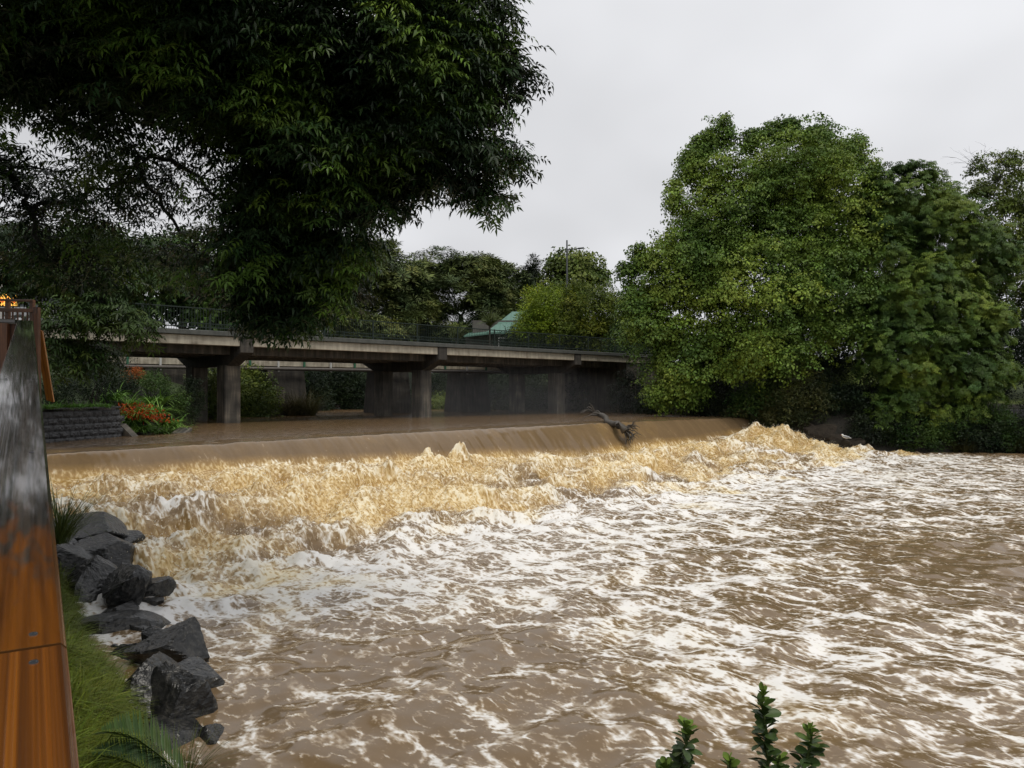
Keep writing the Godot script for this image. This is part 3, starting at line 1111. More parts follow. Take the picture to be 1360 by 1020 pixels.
func build_pipe_bridge() -> void:
	var t := thing("pipe_bridge", "low old concrete bridge carrying a pipe, seen beneath the road bridge", "bridge")
	var a := Vector3(-27.0, 0, -40.5)
	var b := Vector3(1.5, 0, -59.0)
	var d := (b - a).normalized()
	var side := Vector3(-d.z, 0, d.x)
	if side.z < 0: side = -side
	var s := Shape.new()
	s.beam(a + Vector3(0, 3.35, 0) - side * 1.2, b + Vector3(0, 3.35, 0) - side * 1.2, 2.2, 0.55, 0.03)
	put("beam", s.mesh(), W.concrete, t)
	var p := Shape.new()
	var pa := a + side * 0.25 + Vector3(0, 2.92, 0)
	var pb := b + side * 0.25 + Vector3(0, 2.92, 0)
	p.tube(PackedVector3Array([pa, pa.lerp(pb, .5), pb]), PackedFloat32Array([.11, .11, .11]), 10)
	put("pipe", p.mesh(), W.pipe, t)
	var far := a.distance_to(b)
	var k := 0
	var q := 1.0
	while q < far - 0.5:
		var o := a + d * q
		var e := Shape.new()
		if k % 2 == 0:
			e.beam(o + side * 0.2 + Vector3(0, 2.75, 0), o + side * 0.2 + Vector3(0, 3.7, 0), 0.16, 0.1, 0.01, d)
			put("pipe_bracket", e.mesh(), W.white_paint, t)
		else:
			e.beam(o + side * 0.05 + Vector3(0, 3.06, 0), o + side * 0.05 + Vector3(0, 4.0, 0), 0.12, 0.12, 0.01, d)
			e.beam(o + side * 0.05 - d * .25 + Vector3(0, 3.97, 0), o + side * 0.05 + d * .25 + Vector3(0, 3.97, 0), 0.14, 0.1, 0.01)
			put("rail_post", e.mesh(), W.green_paint, t)
		q += 1.7
		k += 1
	var r := Shape.new()
	r.beam(a + side * .05 + Vector3(0, 4.05, 0), b + side * .05 + Vector3(0, 4.05, 0), 0.1, 0.09, 0.01)
	put("rail", r.mesh(), W.green_paint, t)
	for m in [[8.2, 1.15, 1.3], [15.2, 1.15, 1.45], [22.6, 1.1, 1.4], [29.0, 1.1, 1.4]]:
		var o: Vector3 = a + d * m[0] - side * 1.2
		var e := Shape.new()
		# a wall pier that widens towards its foot
		var w: float = m[1]
		var wb: float = m[2]
		var f := [o - d * wb - side * 1.4, o + d * wb - side * 1.4, o + d * wb + side * 1.4, o - d * wb + side * 1.4]
		var g := [o - d * w - side * 1.0, o + d * w - side * 1.0, o + d * w + side * 1.0, o - d * w + side * 1.0]
		for n in 4:
			var n2 := (n + 1) % 4
			e.quad(f[n] - Vector3(0, 2, 0), g[n] + Vector3(0, 3.08, 0), g[n2] + Vector3(0, 3.08, 0), f[n2] - Vector3(0, 2, 0))
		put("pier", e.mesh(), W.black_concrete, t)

# ---- the timber fence beside the camera, climbing with the ramp
func build_fence() -> void:
	var dir := Vector3(sin(deg_to_rad(-32.1)), 0, -cos(deg_to_rad(32.1)))
	var side := Vector3(-dir.z, 0, dir.x)       # to the right of the walk
	var up := (dir + Vector3(0, tan(deg_to_rad(6.6)), 0)).normalized()
	var top := side.cross(up).normalized()
	if top.y < 0: top = -top
	var eye := Vector3(0, 1.5, 0)
	var w := 0.155
	var t := thing("timber_fence", "wet orange timber handrail fence climbing the ramp beside the river", "fence")
	var at := func(f: float, across: float, down: float) -> Vector3: return eye + up * f + side * (0.0385 - w / 2 + across) - top * (0.405 + down)
	var joints := [-1.2, 0.985, 3.965, 6.2, 8.5, 10.9]
	for k in 5:
		var s := Shape.new()
		s.beam(at.call(joints[k] + .003, 0.0, 0.0225), at.call(joints[k + 1] - .003, 0.0, 0.0225), w, 0.045, 0.006, top, 0.0 if k == 1 else k * 1.7)
		put("rail_board", s.mesh(), W.wet_wood if k < 1 else (W.part_dark_wood if k == 1 else W.dark_wood), t)
	for f in [0.945, 1.025, 3.93, 4.0, 0.45, 2.2, 5.3]:
		for sd in [-0.045, 0.045]:
			var p: Vector3 = at.call(f, sd, 0.0)
			var s := Shape.new()
			s.tube(PackedVector3Array([p - top * .003, p + top * .0015]), PackedFloat32Array([.0055, .0045]), 10)
			put("screw", s.mesh(), W.grey_metal, t)
	for k in 8:
		var f: float = -0.9 + k * 1.66
		var p: Vector3 = at.call(f, -0.02, 0.05)
		var s := Shape.new()
		s.beam(p - Vector3(0, 2.9, 0), p, 0.1, 0.1, 0.005, dir)
		put("post", s.mesh(), W.brown_wood, t)
	for lower in [0.1, 0.95]:
		var s := Shape.new()
		s.beam(at.call(-1.2, 0.012, lower + .05), at.call(10.85, 0.012, lower + .05), 0.045, 0.09, 0.005, top)
		put("rail", s.mesh(), W.brown_wood, t)
	var n := 0
	var f := -1.0
	while f < 10.8:
		var p: Vector3 = at.call(f, -0.075, 0.05)
		var s := Shape.new()
		s.beam(p - Vector3(0, 1.12, 0), p - Vector3(0, .01, 0), 0.098, 0.022, 0.003, side)
		put("paling", s.mesh(), W.brown_wood, t)
		f += 0.14
	# the fence turns left at the head of the ramp
	var corner: Vector3 = at.call(10.93, 0.0, 0.0)
	var t2 := thing("landing_fence", "brown vertical-board fence turning left at the top of the ramp", "fence")
	var lft := Vector3(-0.93, 0.012, 0.28).normalized()
	var s := Shape.new()
	s.beam(corner + lft * 0.09 - Vector3(0, .02, 0), corner + lft * 3.4 - Vector3(0, .02, 0), 0.15, 0.045, 0.005)
	put("rail_board", s.mesh(), W.dark_wood, t2)
	var back := lft.cross(Vector3.UP).normalized()
	for k in 20:
		var p := corner + lft * (0.12 + k * 0.165) - Vector3(0, 0.05, 0)
		var b := Shape.new()
		b.beam(p - Vector3(0, 1.45, 0), p, 0.15, 0.02, 0.003, back)
		put("board", b.mesh(), W.brown_wood, t2)
	for k in 3:
		var p := corner + lft * (0.2 + k * 1.5) - Vector3(0, 0.05, 0) - back * 0.07
		var b := Shape.new()
		b.beam(p - Vector3(0, 1.6, 0), p, 0.09, 0.09, 0.004, back)
		put("post", b.mesh(), W.brown_wood, t2)
	# newel post with the bright brace on the bank side
	var t3 := thing("newel_post", "tall brown post at the top of the ramp with a pale orange brace", "post")
	var foot := Vector3(-7.15, 1.22, -11.60)
	var head := Vector3(-7.17, 2.67, -11.59)
	var b := Shape.new()
	b.beam(foot, head, 0.085, 0.085, 0.005, Vector3(0, 0, -1))
	put("post", b.mesh(), W.brown_wood, t3)
	b = Shape.new()
	b.beam(Vector3(-7.22, 2.44, -11.74), Vector3(-7.55, 1.35, -12.60), 0.03, 0.13, 0.003, Vector3(1, 0, 0.25))
	put("brace", b.mesh(), W.wood, t3)
	# pickets of the street landing behind
	var t4 := thing("picket_fence", "low brown picket fence along the street landing behind the ramp", "fence")
	var a := Vector3(-10.13, 2.65, -13.99)
	var e := Vector3(-8.70, 2.61, -13.99)
	for y in [[0.0, .05], [0.36, .07], [0.54, .04]]:
		var r := Shape.new()
		r.beam(a + Vector3(0, y[0], 0), e + Vector3(0, y[0], 0), 0.05, y[1], 0.004)
		put("rail", r.mesh(), W.brown_wood, t4)
	for k in 16:
		var p := a.lerp(e, (k + 0.5) / 16.0)
		var r := Shape.new()
		r.beam(p + Vector3(0, 0, -.04), p + Vector3(0, .36 if k % 5 else .56, -.04), 0.02 if k % 5 else 0.07, 0.035 if k % 5 else 0.07, 0.003, Vector3(0, 0, 1))
		put("picket" if k % 5 else "post", r.mesh(), W.brown_wood, t4)
	var r := Shape.new()
	var e2 := e + Vector3(.06, 0, 0)
	r.beam(e2 - Vector3(0, .5, 0), e2 + Vector3(0, .42, 0), .09, .09, .004, Vector3(0, 0, 1))
	put("post", r.mesh(), W.brown_wood, t4)

# ---- angular boulders: a ball cut by planes, roughened
func boulder(size: Vector3, seed_at: int, cuts := 11) -> ArrayMesh:
	rng.seed = seed_at
	var n := noise(FastNoiseLite.TYPE_SIMPLEX, 1.6, 4, seed_at)
	var planes := []
	for k in cuts: planes.append([some_dir(), rng.randf_range(.45, .76)])
	var bed := some_dir()
	var ridge := noise(FastNoiseLite.TYPE_SIMPLEX, 3.2, 3, seed_at + 1, true)
	var s := Shape.new()
	var rows := 30
	var cols := 44
	var pts := PackedVector3Array()
	for y in rows + 1:
		for q in cols:
			var a := PI * y / rows
			var p := Vector3(sin(a) * cos(TAU * q / cols), cos(a), sin(a) * sin(TAU * q / cols))
			var reach := 1.0
			for pl in planes:
				var c: float = p.dot(pl[0])
				if c > 0.01: reach = minf(reach, pl[1] / c)
			p *= reach
			# splintered bedding and dents
			p *= 1.0 + 0.03 * n.get_noise_3dv(p) + 0.022 * ridge.get_noise_3dv(p + bed * p.dot(bed) * 3.0)
			pts.append(p * size)
	for y in rows:
		for q in cols:
			var a := pts[y * cols + q]
			var b := pts[y * cols + (q + 1) % cols]
			var c := pts[(y + 1) * cols + q]
			var d := pts[(y + 1) * cols + (q + 1) % cols]
			if y > 0: s.tri(a, b, d)
			if y < rows - 1: s.tri(a, d, c)
	return s.mesh()

func rock(called: String, label: String, at: Vector3, size: Vector3, turn: float, seed_at: int, mat: Material = null, group := "black boulders along the near bank") -> void:
	var o := put(called, boulder(size, seed_at), mat if mat else W.rock)
	o.position = at
	o.rotation = Vector3(0.2 * sin(seed_at), turn, 0.25 * cos(seed_at * 2.0))
	tag(o, label, "boulder", group)

func build_block_wall() -> void:
	var t := thing("block_wall", "dark split-face block retaining wall holding up the flower bed", "retaining wall")
	var a := Vector3(-14.3, 0, -19.6)
	var b := Vector3(-12.98, 0, -25.6)
	var d := (b - a).normalized()
	var out := Vector3(-d.z, 0, d.x)
	if out.x < 0: out = -out
	rng.seed = 88
	var meshes := []
	for k in 5:
		var s := Shape.new()
		var w := 0.39
		# a pitched face: uneven front in a small grid
		var front := []
		for y in 4:
			for x in 6:
				front.append(Vector3(-w / 2 + w * x / 5.0, -.095 + .19 * y / 3.0, (0.0 if x in [0, 5] or y in [0, 3] else rng.randf_range(.012, .045))))
		for y in 3:
			for x in 5:
				var e := y * 6 + x
				s.quad(front[e], front[e + 6], front[e + 7], front[e + 1])
		s.box(Vector3(0, 0, -.1015), Vector3(w, .19, .2))
		meshes.append(s.mesh())
	var len := a.distance_to(b)
	for row in 6:
		var x := 0.0 if row % 2 == 0 else -0.2
		while x < len - 0.1:
			var o := put("block", meshes[rng.randi_range(0, 4)], W.block, t)
			o.transform = Transform3D(Basis(-d, Vector3.UP, out), a + d * (x + 0.2) + Vector3(0, -0.2 + row * 0.2, 0) - out * 0.02 * row)
			x += 0.4
	var cap := Shape.new()
	cap.beam(a + Vector3(0, .985, 0) - out * .18, b + Vector3(0, .985, 0) - out * .18, 0.34, 0.05, 0.008)
	put("cap", cap.mesh(), W.block, t)
	var end := thing("concrete_wedge", "small pale concrete wedge at the end of the dark block wall", "concrete block")
	var s := Shape.new()
	s.prism(Vector3(-13.05, 0, -25.75), Vector3(-12.95, 0, -26.0), PackedVector2Array([Vector2(-0.1, -.5), Vector2(-0.1, .42), Vector2(0.62, -.1), Vector2(.62, -.5)]))
	put("wedge", s.mesh(), W.dark_concrete, end)
	var ramp := thing("concrete_slab", "grey slanting slab edge where the flower bed meets the pool", "concrete slab")
	s = Shape.new()
	s.beam(Vector3(-11.97, -0.37, -26.52), Vector3(-12.09, 0.11, -28.51), 0.5, 0.12, 0.01)
	put("slab", s.mesh(), W.dark_concrete, ramp)

func build_driftwood() -> void:
	rng.seed = 66
	var t := thing("driftwood", "grey uprooted log with root plate snagged on the weir crest", "log")
	var base := Vector3(5.16, -0.17, -37.22)
	var tail := Vector3(4.18, 0.38, -39.61)
	var s := Shape.new()
	var tr := bent(tail, base, 0.11, 0.17, 0.05, 8)
	s.tube(tr[0], tr[1], 9)
	put("trunk", s.mesh(), W.driftwood, t)
	for k in 9:
		var e := Shape.new()
		var d := (Vector3(-1, .25, .1) + some_dir() * 0.7).normalized()
		var br := bent(tr[0][k % 3], tr[0][k % 3] + d * rng.randf_range(.5, 1.1), .06, .012, .15, 5)
		e.tube(br[0], br[1], 5)
		put("branch", e.mesh(), W.driftwood, t)
	var clod := put("root_plate", boulder(Vector3(.42, .24, .3), 67, 7), W.driftwood, t)
	clod.position = base + Vector3(.2, -.12, .03)
	clod.rotation.z = -0.7
	for k in 20:
		var e := Shape.new()
		var d := (Vector3(1.0, -.45, .2) + some_dir() * .85).normalized()
		var from := clod.position + d * .2
		var mid := from + d * rng.randf_range(.2, .4)
		var br := bent(from, mid, .05, .03, .04, 3)
		e.tube(br[0], br[1], 5)
		for q in 3:
			var tw := bent(mid, mid + (d + some_dir() * .8 - Vector3(0, .3, 0)).normalized() * rng.randf_range(.15, .5), .026, .006, .05, 4)
			e.tube(tw[0], tw[1], 4)
		put("root", e.mesh(), W.driftwood, t)

func build_lamp() -> void:
	var t := thing("street_lamp", "slim dark street lamp with one short arm beyond the bridge", "street lamp")
	var foot := Vector3(5.46, 5.21, -75.97)
	var head := Vector3(5.42, 16.43, -75.86)
	foot.x = head.x
	foot.z = head.z
	foot.y = 4.0
	var s := Shape.new()
	s.tube(PackedVector3Array([foot, foot.lerp(head, .5), head]), PackedFloat32Array([.13, .1, .075]), 8)
	put("pole", s.mesh(), W.grey_metal, t)
	s = Shape.new()
	var a := Vector3(5.42, 15.50, -75.87)
	var b := Vector3(6.54, 15.61, -75.87)
	s.tube(PackedVector3Array([a, a.lerp(b, .5), b]), PackedFloat32Array([.06, .06, .05]), 6)
	put("arm", s.mesh(), W.grey_metal, t)
	s = Shape.new()
	s.beam(b - Vector3(.05, 0, 0), b + Vector3(.55, .06, 0), 0.28, 0.14, 0.04)
	put("lamp_head", s.mesh(), W.grey_metal, t)

func build_house() -> void:
	var t := thing("green_roof_house", "low house with sea-green metal roof behind the bridge railing", "house")
	var d := 78.0
	var a := Vector3(-4.73, 7.07, -77.95)
	var r1 := Vector3(0.64, 10.16, -81.92)
	var s := Shape.new()
	s.box(Vector3(1.12, 6.15, -81.96) + Vector3(0, 0, -1), Vector3(10.4, 5.4, 7))
	put("wall", s.mesh(), W.wall_dark, t)
	s = Shape.new()
	s.box(Vector3(-3.17, 5.78, -80.96), Vector3(3.2, 3.2, 4))
	put("wall", s.mesh(), W.wall_dark, t)
	var e1 := Vector3(-2.58, 7.48, -77.45)
	var e2 := e1 + Vector3(11.6, 0, 0)
	var rd := e1 + Vector3(2.6, 2.5, -4.2)
	var rd2 := e2 + Vector3(-2.6, 2.5, -4.2)
	var b1 := e1 + Vector3(0, 0, -8.6)
	var b2 := e2 + Vector3(0, 0, -8.6)
	s = Shape.new()
	s.quad(e1, rd, rd2, e2)
	s.tri(b1, rd, e1)
	s.tri(e2, rd2, b2)
	s.quad(b2, rd2, rd, b1)
	for k in 22:
		var f := (k + 0.5) / 22.0
		s.beam(e1.lerp(e2, f) + Vector3(0, .02, 0), (rd.lerp(rd2, clampf((f - .21) / .58, 0, 1)) if f > .21 and f < .79 else e1.lerp(rd, f / .21) if f < .21 else e2.lerp(rd2, (1 - f) / .21)) + Vector3(0, .02, 0), 0.04, 0.05, 0.004)
	s.beam(e1 - Vector3(0, .1, 0), e2 - Vector3(0, .1, 0), 0.12, 0.18, 0.01)
	put("roof", s.mesh(), W.roof_green, t)
	s = Shape.new()
	var l1 := Vector3(-4.85, 7.11, -77.45)
	var l2 := Vector3(-1.74, 7.45, -77.45)
	s.quad(l1, l1 + Vector3(.3, .55, -3.2), l2 + Vector3(0, .55, -3.2), l2 - Vector3(.05, 0, 0))
	s.beam(l1 - Vector3(0, .08, 0), l2 - Vector3(.06, .08, 0), 0.1, 0.14, 0.01)
	put("porch_roof", s.mesh(), W.roof_green, t)
	for k in 3:
		s = Shape.new()
		var c := Vector3(-0.76, 6.28, -77.56) + Vector3(k * 2.4, 0, 0)
		s.box(c, Vector3(1.2, 1.3, .08))
		var wn := put("window", s.mesh(), W.white_paint, t)
		s = Shape.new()
		s.box(c + Vector3(0, 0, .03), Vector3(1.06, 1.16, .07))
		put("pane", s.mesh(), W.glass, wn)

func make_car(label: String, paint: Material, at: Vector3, turn: float) -> Node3D:
	var t := thing("parked_car", label, "car", at, turn)
	# side outline of a hatchback (x along, y up), drawn in slices across
	var body := PackedVector2Array([Vector2(-2.1, .32), Vector2(-2.12, .62), Vector2(-2.02, .86), Vector2(-1.75, .93), Vector2(1.05, .93), Vector2(1.75, .84), Vector2(2.08, .66), Vector2(2.12, .36), Vector2(2.0, .25), Vector2(-1.98, .25)])
	var s := Shape.new()
	s.prism(Vector3(0, 0, .84), Vector3(0, 0, -.84), body)
	var cabin_low := [Vector2(-1.95, .93), Vector2(1.1, .93)]
	var q := [Vector3(-1.9, .92, .78), Vector3(-1.35, 1.42, .62), Vector3(.25, 1.42, .62), Vector3(1.05, .92, .78)]
	var z := [Vector3(-1.9, .92, -.78), Vector3(-1.35, 1.42, -.62), Vector3(.25, 1.42, -.62), Vector3(1.05, .92, -.78)]
	s.quad(q[1] + Vector3(.05, .02, 0), z[1] + Vector3(.05, .02, 0), z[2] + Vector3(0, .02, 0), q[2] + Vector3(0, .02, 0))
	for k in 3:
		s.beam(q[k], q[k + 1], .06, .06, .01)
		s.beam(z[k], z[k + 1], .06, .06, .01)
	s.beam((q[1] + q[2]) / 2, Vector3(-.35, .92, .78), .06, .06, .01, Vector3.RIGHT)
	s.beam((z[1] + z[2]) / 2, Vector3(-.35, .92, -.78), .06, .06, .01, Vector3.RIGHT)
	put("body", s.mesh(), paint, t)
	s = Shape.new()
	s.quad(q[0], q[1], q[2], q[3])
	s.quad(z[3], z[2], z[1], z[0])
	s.quad(q[3], q[2], z[2], z[3])
	s.quad(z[0], z[1], q[1], q[0])
	put("windows", s.mesh(), W.glass, t)
	for x in [-1.28, 1.3]:
		for sd in [-1.0, 1.0]:
			s = Shape.new()
			s.tube(PackedVector3Array([Vector3(x, .31, .68 * sd), Vector3(x, .31, .86 * sd)]), PackedFloat32Array([.31, .31]), 18)
			var wh := put("wheel", s.mesh(), W.rubber, t)
			s = Shape.new()
			s.tube(PackedVector3Array([Vector3(x, .31, .84 * sd), Vector3(x, .31, .875 * sd)]), PackedFloat32Array([.19, .17]), 14)
			put("rim", s.mesh(), W.chrome, wh)
	for sd in [-1.0, 1.0]:
		s = Shape.new()
		s.ball(Vector3(2.0, .7, .6 * sd), Vector3(.12, .09, .2), 6, 8)
		put("headlight", s.mesh(), W.lamp_clear, t)
		s = Shape.new()
		s.ball(Vector3(-2.06, .72, .64 * sd), Vector3(.08, .12, .15), 6, 8)
		put("tail_light", s.mesh(), W.tail_red, t)
	return t

func build_sign() -> void:
	var t := thing("lit_shop_sign", "glowing yellow and red shop sign above the picket fence", "sign")
	var c := Vector3(-14.43, 4.12, -21.98)
	var s := Shape.new()
	s.box(c + Vector3(0, 0, -.06), Vector3(.62, .40, .08))
	put("panel", s.mesh(), W.grey_metal, t)
	var glow := plain(lin(.8, .4, .05), .6)
	glow.emission_enabled = true
	glow.emission = lin(1.0, .62, .12)
	glow.emission_energy_multiplier = 0.9
	s = Shape.new()
	s.box(c + Vector3(0, -.02, -.015), Vector3(.56, .30, .02))
	s.prism(c + Vector3(-.02, 0, -.02), c + Vector3(-.02, 0, -.004), PackedVector2Array([Vector2(-.2, .14), Vector2(0, .25), Vector2(.16, .14)]))
	put("sign_face", s.mesh(), glow, t)
	var red := plain(lin(.6, .06, .02), .6)
	red.emission_enabled = true
	red.emission = lin(.85, .10, .02)
	red.emission_energy_multiplier = 0.8
	for k in 6:
		s = Shape.new()
		var x := -.2 + k * .082
		s.beam(c + Vector3(x, -.1, .002), c + Vector3(x + .02, .05 - .03 * (k % 2), .002), .03, .012, .002, Vector3(0, 0, 1))
		if k % 2: s.beam(c + Vector3(x - .03, -.02 - .02 * (k % 3), .004), c + Vector3(x + .05, -.02, .004), .012, .028, .002, Vector3.UP)
		put("sign_stroke", s.mesh(), red, t)
	var l := OmniLight3D.new()
	l.name = "sign_light"
	l.light_color = Color(1, .7, .3)
	l.light_energy = 0.12
	l.light_size = 0.3
	l.omni_range = 60
	l.omni_attenuation = 2
	l.shadow_enabled = true
	l.position = Vector3(0, 0, .12) + c
	t.add_child(l)
	var p := thing("sign_pole", "pale upright sign pole at the edge beside the glowing sign", "pole")
	s = Shape.new()
	var a := Vector3(-16.05, 4.36, -23.97)
	s.beam(a - Vector3(0, 3, 0), a + Vector3(0, 1.4, 0), .22, .22, .02, Vector3(0, 0, 1))
	put("pole", s.mesh(), W.white_paint, p)

func build_gull() -> void:
	var at := Vector3(18.58, -1.20, -42.93)
	var t := thing("seagull", "small white gull standing at the foot of the far bank", "gull", at, 2.6)
	var s := Shape.new()
	s.ball(Vector3(0, .17, 0), Vector3(.19, .085, .08), 8, 10, Basis(Vector3(0, 0, 1), 0.25))
	s.ball(Vector3(.16, .28, 0), Vector3(.06, .055, .05), 6, 8)
	s.tube(PackedVector3Array([Vector3(.1, .19, 0), Vector3(.15, .27, 0)]), PackedFloat32Array([.06, .042]), 7)
	s.tube(PackedVector3Array([Vector3(-.14, .13, 0), Vector3(-.3, .11, 0)]), PackedFloat32Array([.05, .012]), 6)
	put("body", s.mesh(), W.gull_white, t)
	for sd in [-1.0, 1.0]:
		s = Shape.new()
		s.ball(Vector3(-.05, .185, .065 * sd), Vector3(.19, .055, .022), 6, 8, Basis(Vector3(0, 0, 1), 0.2))
		put("wing", s.mesh(), W.gull_grey, t)
		s = Shape.new()
		s.tube(PackedVector3Array([Vector3(.01, .1, .03 * sd), Vector3(.01, -.05, .03 * sd)]), PackedFloat32Array([.008, .008]), 5)
		put("leg", s.mesh(), W.beak_red, t)
	s = Shape.new()
	s.tube(PackedVector3Array([Vector3(.21, .28, 0), Vector3(.28, .265, 0)]), PackedFloat32Array([.016, .003]), 5)
	put("beak", s.mesh(), W.beak_red, t)

# glossy oval leaves in pairs up a stem, at the bottom of the picture
func sprig(label: String, tip: Vector3, foot: Vector3, seed_at: int) -> void:
	rng.seed = seed_at
	var t := thing("shrub_sprig", label, "shrub", foot, 0.0, "green sprigs on the near bank")
	var top := tip - foot
	var s := Shape.new()
	s.tint = Color(.06, .085, .025)
	var st := bent(Vector3.ZERO, top, .010, .004, 0.012, 14)
	s.tube(st[0], st[1], 6)
	put("stem", s.mesh(), W.blade, t)
	var m := Shape.new()
	var y := 0.0
	var far := top.length()
	var k := 0
	while y < far - 0.005:
		var f := y / far
		var at := (st[0][int(f * 14)] as Vector3).lerp(st[0][mini(int(f * 14) + 1, 14)], f * 14 - int(f * 14))
		for q in 3:
			var a := k * 1.25 + TAU * q / 3.0 + rng.randf_range(-.35, .35)
			var g := rng.randf_range(.7, 1.25)
			var young := smoothstep(far - .1, far, y)
			var c := Color(.05, .085, .025).lerp(Color(.15, .23, .04), young) * g
			m.tint = c
			var d := Vector3(cos(a), rng.randf_range(-.1, .9) + young * .9, sin(a)).normalized()
			oval(m, at, d, (Vector3.UP * .8 - d * d.y * .8 + some_dir() * .5).normalized(), rng.randf_range(.046, .08) * (1.0 - young * .45), .041 * (1.0 - young * .4))
		k += 1
		y += rng.randf_range(.013, .021)
	put("leaves", m.mesh(), W.wet_leaf, t)

func oval(s: Shape, base: Vector3, along: Vector3, face: Vector3, length: float, width: float) -> void:
	var side := along.cross(face).normalized()
	var up := side.cross(along).normalized()
	var k := s.v.size()
	var cups := [[0.0, .12], [.2, .5], [.45, .92], [.68, 1.0], [.86, .72], [1.0, .1]]
	for c in cups:
		var p: Vector3 = base + along * length * c[0] - up * length * .12 * c[0] * c[0]
		var w: Vector3 = side * width * .5 * c[1]
		s.vert(p - w + up * width * .14 * c[1], (up + side * .4).normalized())
		s.vert(p, up)
		s.vert(p + w + up * width * .14 * c[1], (up - side * .4).normalized())
	for q in 5:
		var e := k + q * 3
		for r in [e, e + 3, e + 1, e + 1, e + 3, e + 4, e + 1, e + 4, e + 2, e + 2, e + 4, e + 5]: s.i.append(r)

func frond(label: String, base: Vector3, tip: Vector3, arch: float, length: float, tint: Color, seed_at: int) -> void:
	rng.seed = seed_at
	var t := thing("palm_frond", label, "palm", base, 0.0, "palm fronds on the grassy bank")
	var s := Shape.new()
	var pts := PackedVector3Array()
	var radii := PackedFloat32Array()
	for k in 13:
		var f := k / 12.0
		pts.append((tip - base) * f + Vector3.UP * arch * sin(PI * f * .9))
		radii.append(lerpf(.008, .002, f))
	s.tint = Color(.09, .11, .03)
	s.tube(pts, radii, 5)
	put("rachis", s.mesh(), W.blade, t)
	for k in 30:
		var f := 0.12 + 0.86 * k / 30.0
		var p := pts[int(f * 12)].lerp(pts[mini(int(f * 12) + 1, 12)], f * 12 - int(f * 12))
		var d := (pts[mini(int(f * 12) + 1, 12)] - pts[int(f * 12)]).normalized()
		var side := d.cross(Vector3.UP).normalized()
		for w in [-1.0, 1.0]:
			var l := Shape.new()
			l.tint = vary(tint, .25)
			var dir: Vector3 = (side * w + d * .75 + Vector3.UP * .45 + some_dir() * .06).normalized()
			l.leaf(p, dir, (Vector3.UP - side * w * .5).normalized(), length * sin(PI * (0.15 + f * .8)), .022, .1, .4)
			put("leaflet", l.mesh(), W.blade, t)

# ---------------------------------------------------------------- the scene
func build_sky() -> Sky:
	var h := 256
	var im := Image.create(h * 2, h, false, Image.FORMAT_RGBF)
	var n := noise(FastNoiseLite.TYPE_SIMPLEX_SMOOTH, 0.9, 5, 301)
	for y in h:
		var el := (0.5 - (y + 0.5) / h) * PI
		for x in h * 2:
			var az := (x + 0.5) / (h * 2) * TAU
			var d := Vector3(cos(az) * cos(el), sin(el), sin(az) * cos(el))
			var c := n.get_noise_3d(d.x / (absf(d.y) + .3), d.y * 0.4, d.z / (absf(d.y) + .3))
			var l := (0.655 + 0.16 * maxf(d.y, 0)) * (1.0 + 0.33 * c)
			if d.y < 0: l = 0.2
			im.set_pixel(x, y, Color(l * .985, l * .995, l * 1.03))
	var m := PanoramaSkyMaterial.new()
	m.panorama = ImageTexture.create_from_image(im)
	var s := Sky.new()
	s.sky_material = m
	return s

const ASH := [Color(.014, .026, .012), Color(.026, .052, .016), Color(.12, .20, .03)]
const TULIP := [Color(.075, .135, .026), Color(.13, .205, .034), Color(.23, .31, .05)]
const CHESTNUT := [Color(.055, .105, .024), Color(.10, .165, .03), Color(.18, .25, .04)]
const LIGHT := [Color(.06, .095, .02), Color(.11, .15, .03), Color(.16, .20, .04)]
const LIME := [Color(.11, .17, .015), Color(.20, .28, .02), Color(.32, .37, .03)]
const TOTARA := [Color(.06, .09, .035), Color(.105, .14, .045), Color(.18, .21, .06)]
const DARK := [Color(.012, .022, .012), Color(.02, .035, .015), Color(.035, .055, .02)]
const SHADE := [Color(.01, .016, .009), Color(.018, .028, .013), Color(.03, .042, .018)]  # near-black leaves: shade on undergrowth put into the colour; also the conifer
const MID := [Color(.02, .045, .012), Color(.04, .08, .018), Color(.07, .12, .025)]

